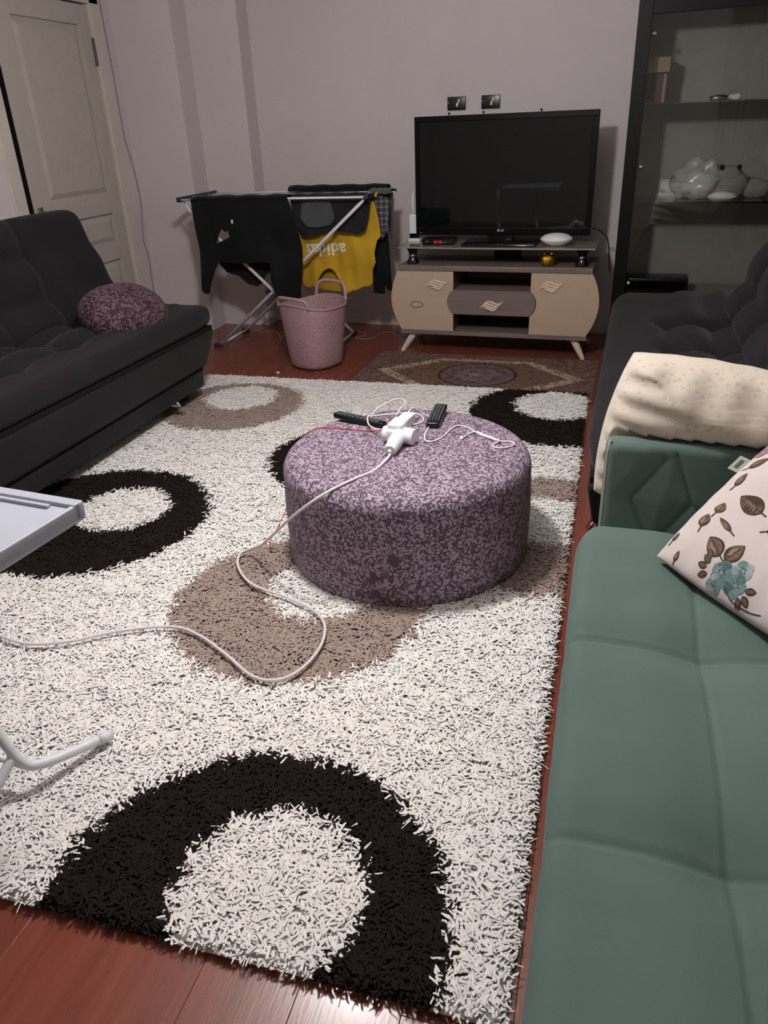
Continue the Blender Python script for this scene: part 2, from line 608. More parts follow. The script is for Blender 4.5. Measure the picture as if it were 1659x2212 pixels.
def inside(P, poly):
    x, y = P[:, 0], P[:, 1]
    r = np.zeros(len(P), bool)
    n = len(poly)
    j = n - 1
    for i in range(n):
        xi, yi = poly[i]
        xj, yj = poly[j]
        c = ((yi > y) != (yj > y)) & (x < (xj - xi) * (y - yi) / (yj - yi + 1e-12) + xi)
        r ^= c
        j = i
    return r

def snap(P, polys):
    best = np.full(len(P), 1e9)
    out = P.copy()
    for poly in polys:
        n = len(poly)
        for i in range(n):
            a = np.array(poly[i], float)
            b = np.array(poly[(i + 1) % n], float)
            d = b - a
            t = np.clip(((P - a) @ d) / max(d @ d, 1e-12), 0, 1)
            q = a + t[:, None] * d
            dd = np.linalg.norm(P - q, axis=1)
            m = dd < best
            best[m] = dd[m]
            out[m] = q[m]
    return out

def sheet(poly, step, fn, thick, holes=()):
    """a cloth panel: fine grid clipped to an outline, fn(P2)->(N,3) world points, with thickness"""
    A = np.array(poly)
    x0, y0 = A.min(0) - step
    x1, y1 = A.max(0) + step
    nx = int((x1 - x0) / step) + 1
    ny = int((y1 - y0) / step) + 1
    gx, gy = np.meshgrid(x0 + np.arange(nx + 1) * step, y0 + np.arange(ny + 1) * step, indexing='ij')
    G = np.stack([gx.ravel(), gy.ravel()], 1)
    cx = (gx[:-1, :-1] + gx[1:, 1:]) / 2
    cy = (gy[:-1, :-1] + gy[1:, 1:]) / 2
    C = np.stack([cx.ravel(), cy.ravel()], 1)
    keep = inside(C, poly)
    for h in holes:
        keep &= ~inside(C, h)
    keep = keep.reshape(nx, ny)
    cnt = np.zeros((nx + 1, ny + 1), int)
    for dx in (0, 1):
        for dy in (0, 1):
            cnt[dx:nx + dx, dy:ny + dy] += keep
    used = (cnt > 0).ravel()
    bnd = ((cnt > 0) & (cnt < 4)).ravel()
    G2 = G.copy()
    G2[bnd] = snap(G[bnd], [poly] + list(holes))
    idx = -np.ones(len(G), int)
    idx[used] = np.arange(used.sum())
    idx = idx.reshape(nx + 1, ny + 1)
    P = fn(G2[used])
    quads = []
    for i in range(nx):
        for j in range(ny):
            if keep[i, j]:
                quads.append((idx[i, j], idx[i + 1, j], idx[i + 1, j + 1], idx[i, j + 1]))
    # vertex normals for the thickness
    Nn = np.zeros_like(P)
    Q = np.array(quads)
    fn_ = np.cross(P[Q[:, 2]] - P[Q[:, 0]], P[Q[:, 3]] - P[Q[:, 1]])
    for k in range(4):
        np.add.at(Nn, Q[:, k], fn_)
    Nn /= np.maximum(np.linalg.norm(Nn, axis=1), 1e-12)[:, None]
    n = len(P)
    V = np.concatenate([P, P - Nn * thick])
    F = list(quads) + [tuple(a + n for a in q[::-1]) for q in quads]
    ed = {}
    for q in quads:
        for a in range(4):
            e = (q[a], q[(a + 1) % 4])
            k = (min(e), max(e))
            ed.setdefault(k, []).append(e)
    for k, l in ed.items():
        if len(l) == 1:
            a, b = l[0]
            F.append((b, a, a + n, b + n))
    return MB().add(V, F)

def attr_color(o, cols):
    at = o.data.attributes.new('col', 'FLOAT_COLOR', 'POINT')
    at.data.foreach_set('color', np.asarray(cols, np.float32).ravel())

# ================================================================== THE ROOM
H = 2.62
XL, XR, YF = -3.40, 1.32, -1.55
TH = math.radians(-3.0)
EX = np.array([math.cos(TH), math.sin(TH)])
EY = np.array([-math.sin(TH), math.cos(TH)])
OST = np.array([-0.72066, 4.98506])
def st(x, y):
    p = OST + EX * x + EY * y
    return (float(p[0]), float(p[1]))

# floor: laminate planks
fl = MB().box(XL - 0.15, XR + 0.15, YF - 0.1, 6.2, -0.06, -0.0012).obj('floor', 'subfloor', recentre=False)
struct(fl)
pw, plen = 0.192, 1.29
pl_mesh = {}
x = XL - 0.02
row = 0
# one seam runs along X = -0.43 as in the photo
x = -0.428 - pw * 16
while x < XR + 0.1:
    off = [0.0, 0.62, 0.27, 0.93, 0.45][row % 5]
    y = YF - off
    while y < 6.1:
        y0, y1 = max(y, YF - 0.05), min(y + plen, 6.15)
        if y1 - y0 > 0.02:
            key = (round(y1 - y0, 3))
            if key not in pl_mesh:
                g = 0.0005
                L = y1 - y0
                hz = 0.0012
                b = 0.0006
                mb = MB()
                vs = [(-pw / 2 + g, -L / 2 + g, -0.01), (pw / 2 - g, -L / 2 + g, -0.01), (pw / 2 - g, L / 2 - g, -0.01), (-pw / 2 + g, L / 2 - g, -0.01),
                      (-pw / 2 + g, -L / 2 + g, -b * 0.4), (pw / 2 - g, -L / 2 + g, -b * 0.4), (pw / 2 - g, L / 2 - g, -b * 0.4), (-pw / 2 + g, L / 2 - g, -b * 0.4),
                      (-pw / 2 + g + b, -L / 2 + g + b, 0), (pw / 2 - g - b, -L / 2 + g + b, 0), (pw / 2 - g - b, L / 2 - g - b, 0), (-pw / 2 + g + b, L / 2 - g - b, 0)]
                fs = [(3, 2, 1, 0), (8, 9, 10, 11)]
                for a in range(4):
                    c = (a + 1) % 4
                    fs.append((a, c, c + 4, a + 4))
                    fs.append((a + 4, c + 4, c + 8, a + 8))
                mb.add(vs, fs)
                pl_mesh[key] = mb.mesh('plank', 'plank')
            o = bpy.data.objects.new('plank', pl_mesh[key])
            COL.objects.link(o)
            o.parent = fl
            o.location = (x + pw / 2, (y0 + y1) / 2, 0.0)
        y += plen
    x += pw
    row += 1

struct(MB().box(XL - 0.2, XR + 0.2, YF - 0.2, 6.3, H, H + 0.1).obj('ceiling', 'ceiling'))
# left wall with the door opening (Y 4.13..5.19, up to 2.17)
DY0, DY1, DZ = 4.135, 5.185, 2.165
mb = MB()
mb.box(XL - 0.12, XL, YF - 0.1, DY0, 0, H)
mb.box(XL - 0.12, XL, DY1, 5.45, 0, H)
mb.box(XL - 0.12, XL, DY0, DY1, DZ, H)
struct(mb.obj('wall_left', 'wall'))
# stepped pilasters in the far left corner
struct(MB().box(XL - 0.12, -2.952, 5.39, 6.2, 0, H).obj('wall_column', 'wall'))
sx2 = -2.575
struct(MB().box(-2.952, sx2, 5.61, 6.2, 0, H).obj('wall_pilaster', 'wall'))
a = st(-2.4, 0.705)
b = st(2.3, 0.705)
c = st(2.3, 0.85)
d = st(-2.4, 0.85)
struct(MB().prism([a, b, c, d], 'z', 0, H).obj('wall_back', 'wall'))
struct(MB().box(XR, XR + 0.12, YF - 0.1, 6.0, 0, H).obj('wall_right', 'wall'))
struct(MB().box(XL - 0.1, XR + 0.1, YF - 0.12, YF, 0, H).obj('wall_front', 'wall'))
# white cable-trunk baseboard along the foot of the back wall
a = st(-1.83, 0.685)
b = st(0.74, 0.685)
c = st(0.74, 0.705)
d = st(-1.83, 0.705)
struct(MB().prism([a, b, c, d], 'z', 0.0, 0.028).obj('baseboard_back', 'casing', bevel=0.004))

# door leaf with raised panels, slightly open slot on the handle side
def door():
    t = thing('door_1', None, None, (XL, 0, 0))
    struct(t)
    y0, y1 = DY0 + 0.075, DY1 - 0.05
    rows = [(0.10, 0.60), (0.71, 0.905), (1.03, 2.03)]
    cols = [(y0 + 0.175, y1 - 0.115)]
    z0, z1 = 0.01, 2.145
    yL, yR = cols[0]
    mb = MB()
    mb.box(-0.045, -0.006, y0, yL, z0, z1)
    mb.box(-0.045, -0.006, yR, y1, z0, z1)
    zz = [z0] + [q for r_ in rows for q in r_] + [z1]
    for k in range(0, len(zz), 2):
        mb.box(-0.045, -0.006, yL, yR, zz[k], zz[k + 1])
    mb.obj('door_leaf', 'door', t, bevel=0.003)
    MB().box(-0.050, -0.0065, y0 - 0.006, y0 - 0.0005, z0, z1).obj('door_gap_strip', 'black_rubber', t)  # black strip added on the leaf edge so the door gap reads black
    for (a, b) in rows:
        m = MB()
        m.box(-0.040, -0.026, yL, yR, a, b)
        o = 0.045
        # chamfered raised field
        vs = [(-0.026, yL + 0.012, a + 0.012), (-0.026, yR - 0.012, a + 0.012), (-0.026, yR - 0.012, b - 0.012), (-0.026, yL + 0.012, b - 0.012),
              (-0.011, yL + o, a + o), (-0.011, yR - o, a + o), (-0.011, yR - o, b - o), (-0.011, yL + o, b - o)]
        m.add(vs, [(0, 1, 5, 4), (1, 2, 6, 5), (2, 3, 7, 6), (3, 0, 4, 7), (4, 5, 6, 7)])
        m.obj('door_panel', 'door', t)
    # frame casing
    fr = MB()
    fr.box(-0.11, 0.018, DY1 - 0.045, DY1 + 0.055, 0, DZ + 0.07)
    fr.box(-0.11, 0.018, DY0 - 0.10, DY0 + 0.004, 0, DZ + 0.07)
    fr.box(-0.11, 0.018, DY0 - 0.10, DY1 + 0.055, DZ - 0.012, DZ + 0.07)
    fr.obj('door_frame', 'casing', t, bevel=0.005)
    MB().box(-0.115, -0.100, DY0 - 0.05, DY1 + 0.05, 0, DZ + 0.05).obj('unlit_hallway_board', 'hallway_shade', t)  # near-black board stands in for the unlit hallway behind the door
    # hinges
    for z in (1.885, 0.3):
        MB().tube([(0.004, y1 + 0.004, z - 0.08), (0.004, y1 + 0.004, z + 0.08)], 0.010, 10).obj('hinge', 'btn_dark', t, smooth=True, sharp=40)
    h = MB().rbox((0.0, y0 + 0.055, 0.93), (0.006, 0.020, 0.085), 0.005).obj('handle_plate', 'steel', t, smooth=True)
    MB().tube(catmull([(0.0, y0 + 0.055, 0.985), (0.045, y0 + 0.055, 0.985), (0.055, y0 + 0.075, 0.985), (0.052, y0 + 0.14, 0.983)], 5), 0.008, 8).obj('door_handle', 'steel', t, smooth=True)
    return t
door()

# thin cable pinned beside the door frame
wire = [(5.282, 2.55), (5.285, 2.188), (5.300, 1.80), (5.306, 1.38), (5.345, 1.22), (5.365, 1.08), (5.372, 0.95), (5.345, 0.80), (5.322, 0.68), (5.356, 0.54), (5.345, 0.42), (5.350, 0.20), (5.350, 0.01)]
tag(MB().tube(catmull([(XL + 0.006, y_, z_) for y_, z_ in wire], 5), 0.0035, 6).obj('wall_cable', 'grey_cable', smooth=True),
    'thin grey cable running down the wall beside the white door', 'cable')

# ceiling lamp: cord, cap, glowing globe
t = thing('pendant_lamp', 'round white glowing globe lamp hanging from the ceiling', 'lamp', (LAMP[0], LAMP[1], LAMP[2]))
MB().lathe([(0.0, H - LAMP[2] - 0.001), (0.055, H - LAMP[2] - 0.001), (0.05, H - LAMP[2] - 0.03), (0.0, H - LAMP[2] - 0.035)], 20).obj('ceiling_rose', 'white_plastic', t, smooth=True, sharp=40)
MB().tube([(0, 0, LAMP_R + 0.03), (0, 0, H - LAMP[2] - 0.03)], 0.006, 8).obj('cord', 'white_plastic', t)
MB().lathe([(0.0, LAMP_R + 0.045), (0.03, LAMP_R + 0.04), (0.035, LAMP_R - 0.004), (0.0, LAMP_R - 0.004)], 16).obj('lamp_cap', 'white_plastic', t, smooth=True, sharp=40)
MB().lathe([(LAMP_R * math.sin(PI * i / 12), -LAMP_R * math.cos(PI * i / 12)) for i in range(13)], 24).obj('globe', 'globe', t, smooth=True)

# ================================================================== SHAG RUG
RX0, RX1, RY0, RY1 = -2.40, -0.058, 0.775, 4.215
CIRC = [((-0.592, 0.858), 0.417, (-0.554, 0.918), 0.198, 1),
        ((-0.875, 1.916), 0.415, (-0.827, 2.006), 0.185, 2),
        ((-1.917, 2.309), 0.463, (-1.841, 2.402), 0.192, 1),
        ((-1.962, 3.684), 0.395, (-1.972, 3.812), 0.205, 2),
        ((-0.185, 3.860), 0.475, (-0.217, 3.965), 0.219, 1),
        ((-1.000, 3.110), 0.460, (-0.96, 3.20), 0.19, 1),
        ((-0.140, 2.570), 0.460, (-0.13, 2.64), 0.19, 2)]
def rug_zone(P):
    z = np.zeros(len(P), int)
    for c, r, ci, ri, k in CIRC:
        a = np.linalg.norm(P - np.array(c), axis=1) < r
        b = np.linalg.norm(P - np.array(ci), axis=1) < ri
        z[a & ~b] = k
        z[a & b] = 0
    return z
YARN = np.array([(0.86, 0.83, 0.785), (0.019, 0.0135, 0.0125), (0.345, 0.268, 0.232)])
def shag():
    t = thing('shag_rug', 'large cream shag rug with dark brown and taupe ring pattern', 'rug', ((RX0 + RX1) / 2, (RY0 + RY1) / 2, 0))
    cx, cy = (RX0 + RX1) / 2, (RY0 + RY1) / 2
    nx, ny = 234, 344
    gx, gy = np.meshgrid(np.linspace(RX0 + 0.004, RX1 - 0.004, nx + 1), np.linspace(RY0 + 0.004, RY1 - 0.004, ny + 1), indexing='ij')
    G = np.stack([gx.ravel(), gy.ravel()], 1)
    gz = 0.0205 + 0.0020 * np.sin(G[:, 0] * 190 + G[:, 1] * 70) * np.sin(G[:, 1] * 210)
    ed = (np.abs(G[:, 0] - cx) > (RX1 - RX0) / 2 - 0.006) | (np.abs(G[:, 1] - cy) > (RY1 - RY0) / 2 - 0.006)
    gz[ed] = 0.001
    I = np.arange((nx + 1) * (ny + 1)).reshape(nx + 1, ny + 1)
    Q = np.stack([I[:-1, :-1], I[1:, :-1], I[1:, 1:], I[:-1, 1:]], -1).reshape(-1, 4)
    bk = MB().add(np.stack([G[:, 0] - cx, G[:, 1] - cy, gz], 1), Q.tolist()).obj('backing', 'yarn', t, smooth=True)
    attr_color(bk, np.concatenate([YARN[rug_zone(G)], np.ones((len(G), 1))], 1))
    # roots: jittered grid, denser close to where the photo shows single strands
    roots = []
    def fill(y0, y1, sp):
        nx = int((RX1 - RX0) / sp)
        ny = int((y1 - y0) / sp)
        gx, gy = np.meshgrid(RX0 + (np.arange(nx) + 0.5) * (RX1 - RX0) / nx, y0 + (np.arange(ny) + 0.5) * (y1 - y0) / ny)
        P = np.stack([gx.ravel(), gy.ravel()], 1)
        return P + RS.uniform(-0.5, 0.5, P.shape) * sp
    P = np.concatenate([fill(RY0, 2.0, 0.0064), fill(2.0, 3.0, 0.0074), fill(3.0, RY1, 0.0082)])
    P[:, 0] = np.clip(P[:, 0], RX0 + 0.002, RX1 - 0.002)
    P[:, 1] = np.clip(P[:, 1], RY0 + 0.002, RY1 - 0.002)
    # bare where the ottoman stands and far under the sofa
    k = np.linalg.norm(P - np.array([-0.622, 2.368]), axis=1) > 0.40
    k &= ~((P[:, 0] < -2.30) & (P[:, 1] > 1.7) & (P[:, 1] < 3.8))
    # out of the picture on the near left: thin it out
    k &= ~((P[:, 0] < -1.62 + 0.0 * P[:, 1]) & (P[:, 1] < 1.5) & (RS.rand(len(P)) < 0.55))
    P = P[k]
    n = len(P)
    zone = rug_zone(P + RS.normal(0, 0.005, P.shape))
    base = YARN
    col = base[zone] * RS.uniform(0.88, 1.05, (n, 1))
    ln = RS.uniform(0.024, 0.040, n)
    ang = RS.uniform(0, 2 * PI, n)
    # local combing direction so that strands lie in tufts
    fx = np.sin(P[:, 0] * 31 + 2.1 * np.sin(P[:, 1] * 23)) + np.sin(P[:, 1] * 41 + 1.3)
    ang = np.where(RS.rand(n) < 0.55, fx * 1.6 + RS.normal(0, 0.6, n), ang)
    d = np.stack([np.cos(ang), np.sin(ang)], 1)
    # edges lean outwards
    for ax, lo, hi in ((0, RX0, RX1), (1, RY0, RY1)):
        e = np.clip(1 - (P[:, ax] - lo) / 0.03, 0, 1)
        d[:, ax] -= e * 1.1
        e = np.clip(1 - (hi - P[:, ax]) / 0.03, 0, 1)
        d[:, ax] += e * 1.1
    d /= np.maximum(np.linalg.norm(d, axis=1), 1e-6)[:, None]
    side = np.stack([-d[:, 1], d[:, 0]], 1)
    curl = RS.normal(0, 0.30, n)
    lean = RS.uniform(0.60, 1.0, n)
    edge = np.minimum(np.minimum(P[:, 0] - RX0, RX1 - P[:, 0]), np.minimum(P[:, 1] - RY0, RY1 - P[:, 1]))
    lean *= np.where(edge < 0.03, 0.42 + 0.4 * np.clip(edge / 0.03, 0, 1), 1.0)
    rad = RS.uniform(0.0019, 0.0027, n)
    top = RS.uniform(0.0255, 0.0325, n)
    top *= np.where(edge < 0.02, 0.62 + 0.38 * np.clip(edge / 0.02, 0, 1), 1.0)
    R = []
    prof = ((0.0, 0.0, 1.0), (0.42, 0.90, 1.12), (1.0, 1.0, 1.0))
    for (s_, hz, rr) in prof:
        c3 = np.zeros((n, 3))
        bend = s_ ** 2 * curl
        c3[:, 0] = P[:, 0] - cx + d[:, 0] * ln * lean * s_ + side[:, 0] * ln * bend
        c3[:, 1] = P[:, 1] - cy + d[:, 1] * ln * lean * s_ + side[:, 1] * ln * bend
        c3[:, 2] = 0.008 + (top - 0.008) * hz - (0.003 * lean if s_ == 1.0 else 0)
        # triangular section: two flanks and a crest
        w_ = (rad * rr)[:, None]
        s3 = np.concatenate([side, np.zeros((n, 1))], 1)
        if s_ == 0.0:
            o3 = np.concatenate([-d, np.zeros((n, 1))], 1)
        else:
            o3 = np.tile(np.array([0, 0, 1.0]), (n, 1))
        R.append(np.stack([c3 + s3 * w_ * 1.10, c3 - s3 * w_ * 1.10, c3 + o3 * w_ * (1.1 if s_ == 0.0 else 0.60)], 1))
    V = np.stack(R, 1).reshape(-1, 3)        # n,3 rings,3 pts
    F = []
    for i in range(2):
        for a in range(3):
            b = (a + 1) % 3
            F.append((i * 3 + a, i * 3 + b, i * 3 + 3 + b))
            F.append((i * 3 + a, i * 3 + 3 + b, i * 3 + 3 + a))
    F.append((6, 7, 8))
    F = np.array(F)[:, ::-1]
    nf = len(F)
    FF = (F[None, :, :] + (np.arange(n) * 9)[:, None, None]).reshape(-1, 3)
    me = bpy.data.meshes.new('pile')
    me.vertices.add(len(V))
    me.vertices.foreach_set('co', V.astype(np.float32).ravel())
    me.loops.add(FF.size)
    me.loops.foreach_set('vertex_index', FF.astype(np.int32).ravel())
    me.polygons.add(len(FF))
    me.polygons.foreach_set('loop_start', np.arange(0, FF.size, 3, dtype=np.int32))
    me.polygons.foreach_set('use_smooth', np.ones(len(FF), bool))
    me.update(calc_edges=True)
    at = me.attributes.new('col', 'FLOAT_COLOR', 'POINT')
    cc = np.concatenate([np.repeat(col, 9, axis=0), np.ones((n * 9, 1))], 1)
    at.data.foreach_set('color', cc.astype(np.float32).ravel())
    # soft, fuzzy yarn: shading normals lean upwards
    up3 = np.zeros((n, 3, 3, 3))
    s3 = np.concatenate([side, np.zeros((n, 1))], 1)
    up3[..., 2] = 0.86
    up3[:, :, 0, :] += 0.50 * s3[:, None, :]
    up3[:, :, 1, :] -= 0.50 * s3[:, None, :]
    nv = up3.reshape(-1, 3)
    nv /= np.linalg.norm(nv, axis=1)[:, None]
    me.normals_split_custom_set_from_vertices(nv.tolist())
    me.materials.append(M['yarn'])
    o = bpy.data.objects.new('pile', me)
    COL.objects.link(o)
    o.parent = t
    o['kind'] = 'stuff'
    print('strands', n, 'tris', len(FF))
shag()

# small patterned rug, its front under the shag rug
kx, ky = -0.745, 4.53
o = MB().rbox((0, 0, 0.004), (0.745, 0.41, 0.004), 0.003, 2).obj('patterned_rug', 'kilim', recentre=False)
o.location = (kx, ky, 0.0)
o.rotation_euler = (0, 0, math.radians(-1.5))
tag(o, 'thin brown patterned rug with cream zigzag border in front of the TV stand', 'rug')

# ================================================================== CHARCOAL SOFA BEDS
def sofa(name, label, loc, rz, lines_y, L=1.175, b0=-1.045, b1=1.125):
    """front edge at local x=0 facing +x, length along y"""
    t = thing(name, label, 'sofa', loc, rz, 'charcoal sofa beds')
    lx = [-0.26, -0.455, -0.63]
    def seat_fn(P, Nn):
        Q = P.copy()
        X = P[:, 0] - 0.36
        Y = P[:, 1]
        topw = np.clip(Nn[:, 2], 0, 1)
        dx = np.min(np.abs(X[:, None] - np.array(lx)), axis=1)
        dy = np.min(np.abs(Y[:, None] - np.array(lines_y)), axis=1)
        inx = np.clip((-0.18 - X) / 0.08, 0, 1)
        iny = np.clip((max(lines_y) + 0.10 - Y) / 0.12, 0, 1) * np.clip((Y - min(lines_y) + 0.10) / 0.12, 0, 1)
        v1 = np.exp(-(dx / 0.022) ** 2) * iny
        v2 = np.exp(-(dy / 0.028) ** 2) * inx
        node = np.exp(-(dx ** 2 + dy ** 2) / 0.075 ** 2)
        bul = 0.012 * np.minimum(dx / 0.08, 1) * np.minimum(dy / 0.15, 1) * inx
        Q[:, 2] += topw * (1.9 * bul - 0.014 * v1 - 0.018 * v2 - 0.036 * node * iny * inx)
        # ends rounded in plan, front slightly full
        e = np.clip((np.abs(Y) - (L - 0.25)) / 0.25, 0, 1) ** 2
        Q[:, 0] -= e * 0.035 * np.clip((P[:, 0] + 0.36) / 0.72, 0, 1)
        Q[:, 2] -= topw * e * 0.012
        return Q
    MB().rbox((-0.36, 0, 0.462), (0.36, L, 0.060), 0.055, 5, (34, 90, 1), seat_fn).obj('seat', 'sofa', t, smooth=True)
    # base: tapers inwards at the ends
    def base_fn(a, b):
        def f(P, Nn):
            Q = P.copy()
            k = (0.5 - P[:, 2] / 0.2)
            Q[:, 1] *= 1 - a * np.clip(k, 0, 1)
            Q[:, 0] -= b * np.clip(k, 0, 1) * np.clip(P[:, 0] / 0.4, 0, 1)
            return Q
        return f
    MB().rbox((-0.365, 0, 0.393), (0.345, L - 0.045, 0.012), 0.004, 1).obj('seat_gap_dark', 'sofa_gap', t)  # recessed slab, painted dark as the gap under the seat
    MB().rbox((-0.37, 0, 0.288), (0.360, L - 0.015, 0.1), 0.03, 4, (2, 12, 4), base_fn(0.10, 0.03)).obj('base_frame', 'sofa', t, smooth=True)
    MB().rbox((-0.385, 0, 0.182), (0.325, L - 0.14, 0.016), 0.004, 1).obj('base_gap_dark', 'sofa_gap', t)  # recessed slab, painted dark as the gap above the rail
    MB().rbox((-0.385, 0, 0.132), (0.335, L - 0.16, 0.048), 0.018, 3, (1, 4, 2)).obj('base_rail', 'sofa', t, smooth=True)
    # backrest, leaning back, button tufted
    ang = math.radians(24)
    ca, sa = math.cos(ang), math.sin(ang)
    by = [y for y in lines_y]
    def back_fn(P, Nn):
        Q = P.copy()
        fw = np.clip(Nn[:, 0], 0, 1)
        dz = np.min(np.abs(P[:, 2][:, None] - np.array([-0.12, 0.10])), axis=1)
        yw = P[:, 1] + (b0 + b1) / 2
        dy = np.min(np.abs(yw[:, None] - np.array(by)), axis=1)
        iny = np.clip((max(by) + 0.06 - yw) / 0.1, 0, 1)
        node = np.exp(-(dz ** 2 + dy ** 2) / 0.08 ** 2)
        Q[:, 0] += fw * (0.016 * np.minimum(dy / 0.15, 1) * np.minimum(dz / 0.1, 1) - 0.022 * np.exp(-(dy / 0.032) ** 2) - 0.016 * np.exp(-(dz / 0.028) ** 2) * iny - 0.022 * node * iny)
        e = np.clip((np.abs(P[:, 1]) - ((b1 - b0) / 2 - 0.15)) / 0.2, 0, 1)
        Q[:, 1] += (b0 + b1) / 2
        Q[:, 2] -= 0.03 * e ** 2 * np.clip(P[:, 2] / 0.28, 0, 1)
        x, z = Q[:, 0].copy(), Q[:, 2].copy() + 0.30
        Q[:, 0] = x * ca - z * sa
        Q[:, 2] = x * sa + z * ca
        return Q
    MB().rbox((-0.585, 0, 0.475), (0.075, (b1 - b0) / 2, 0.30), 0.07, 5, (1, 80, 24), back_fn).obj('backrest', 'sofa', t, smooth=True)
    for s_ in (-1, 1):
        y = s_ * (L - 0.47)
        leg = MB().tube([(-0.02, y + s_ * 0.0, 0.004), (-0.055, y, 0.075), (-0.09, y, 0.11)], [0.010, 0.011, 0.013], 10).obj('leg', 'chrome', t, smooth=True)
        MB().tube([(-0.045, y, 0.06), (-0.07, y - s_ * 0.10, 0.11)], 0.008, 8).obj('brace', 'chrome', leg, smooth=True)
        MB().lathe([(0.0, 0.0), (0.03, 0.0), (0.036, 0.07), (0.034, 0.09), (0.0, 0.09)], 14, (-0.16, s_ * (L - 0.24), 0.0)).obj('foot', 'black_rubber', t, smooth=True, sharp=40)
        MB().lathe([(0.0, 0.0), (0.03, 0.0), (0.036, 0.07), (0.034, 0.09), (0.0, 0.09)], 14, (-0.63, s_ * (L - 0.24), 0.0)).obj('foot', 'black_rubber', t, smooth=True, sharp=40)
    return t
LYL = [0.60, 0.20, -0.20, -0.60, -1.0]
sofa('sofa_bed', 'charcoal tufted sofa bed on the left under the round plum pillow', (-2.125, 3.95 - 1.175, 0.012), 0.0, LYL)
sofa('sofa_bed', 'charcoal tufted sofa bed on the right in front of the glass cabinet', (0.003, 2.18 + 1.175, 0.0), PI - math.radians(1.3), [-0.44, 0.0, 0.44, 0.86], 1.175, -0.76, 1.05)

# plum damask pillow lying on the left sofa
def blob_pillow(name, half, n1=40, n2=20, p=2.3, pz=1.0):
    mb = MB()
    vs = []
    fs = []
    for j in range(n2 + 1):
        ph = -PI / 2 + PI * j / n2
        for i in range(n1):
            th = 2 * PI * i / n1
            def se(a, e):
                return math.copysign(abs(a) ** e, a)
            c = se(math.cos(ph), 0.75)
            vs.append((half[0] * c * se(math.cos(th), 2 / p), half[1] * c * se(math.sin(th), 2 / p), half[2] * se(math.sin(ph), pz)))
    for j in range(n2):
        for i in range(n1):
            i2 = (i + 1) % n1
            fs.append((j * n1 + i, j * n1 + i2, (j + 1) * n1 + i2, (j + 1) * n1 + i))
    return mb.add(vs, fs)
mb = blob_pillow('x', (0.185, 0.235, 0.125), p=2.2)
o = mb.obj('round_pillow', 'damask_pillow', smooth=True, recentre=False)
o.location = (-2.375, 3.43, 0.582)
o.rotation_euler = (math.radians(0), math.radians(22), math.radians(-16))
tag(o, 'round plum damask pillow lying on the left charcoal sofa', 'pillow')

# ================================================================== OTTOMAN
OX, OY, OH = -0.622, 2.368, 0.415
prof = [(0.0, OH)]
for k in range(1, 12):
    r = 0.375 * k / 11
    prof.append((r, OH - 0.014 * (r / 0.375) ** 2))
for k in range(1, 9):
    a = k / 8 * PI / 2
    prof.append((0.375 + 0.052 * math.sin(a), OH - 0.014 - 0.052 * (1 - math.cos(a))))
for z in np.linspace(OH - 0.09, 0.06, 9):
    prof.append((0.427 + 0.004 * math.sin((z - 0.06) / 0.27 * PI), z))
prof += [(0.424, 0.02), (0.415, 0.012), (0.0, 0.012)]
o = MB().lathe(prof[::-1], 128).obj('ottoman', 'damask', smooth=True, recentre=False)
o.location = (OX, OY, 0.0)
tag(o, 'large round mauve damask ottoman in the middle of the shag rug', 'ottoman')

def otop(x, y):
    r = math.hypot(x - OX, y - OY)
    if r <= 0.375:
        return OH - 0.014 * (r / 0.375) ** 2
    q = min(r - 0.375, 0.052)
    return OH - 0.014 - 0.052 + math.sqrt(max(0.052 ** 2 - q * q, 0))

# remotes
def remote(name, label, a, b, w_, hgt, rounded, dots):
    a = np.array(a)
    b = np.array(b)
    L = np.linalg.norm(b - a)
    ang = math.atan2(b[1] - a[1], b[0] - a[0])
    m = (a + b) / 2
    zz = max(otop(a[0], a[1]), otop(b[0], b[1]), otop(m[0], m[1]))
    t = thing(name, label, 'remote', (m[0], m[1], zz - 0.001), ang)
    def fn(P, Nn):
        Q = P.copy()
        Q[:, 1] *= 1 - rounded * (P[:, 0] / (L / 2)) ** 2
        return Q
    MB().rbox((0, 0, hgt / 2 + 0.0005), (L / 2, w_ / 2, hgt / 2), min(0.007, hgt * 0.45), 3, (10, 2, 1), fn).obj('case', 'black_plastic', t, smooth=True)
    for (u, v, r, mat) in dots:
        MB().rbox((u * L / 2, v * w_ / 2, hgt + 0.001), (r, r * 0.8, 0.0016), 0.001, 1).obj('button', mat, t, smooth=True)
    return t
M['btn_grey'] = plain('button_grey', '7d8488', 0.5)
M['btn_blue'] = plain('button_blue', '3f6fae', 0.5)
M['btn_yellow'] = plain('button_yellow', 'c2a53a', 0.5)
M['btn_green'] = plain('button_green', '4b8d62', 0.5)
M['btn_red'] = plain('button_red', 'a63a3a', 0.5)
dots = []
for i in range(11):
    for j in range(3):
        mt = 'btn_grey'
        if i == 5:
            mt = ('btn_blue', 'btn_green', 'btn_grey')[j]
        dots.append((-0.82 + i * 0.155, -0.5 + j * 0.5, 0.0035, mt))
remote('remote_control', 'slim black remote with rounded ends lying beside the looped white cable', (-0.955, 2.592), (-0.738, 2.512), 0.044, 0.020, 0.28, dots)
dots = []
for i in range(10):
    for j in range(4):
        mt = 'btn_grey'
        if i == 3:
            mt = ('btn_red', 'btn_green', 'btn_yellow', 'btn_blue')[j]
        dots.append((-0.62 + i * 0.16, -0.66 + j * 0.44, 0.003, mt))
remote('remote_control', 'wide black remote with square ends lying apart at the back of the ottoman', (-0.566, 2.530), (-0.578, 2.745), 0.050, 0.022, 0.04, dots)

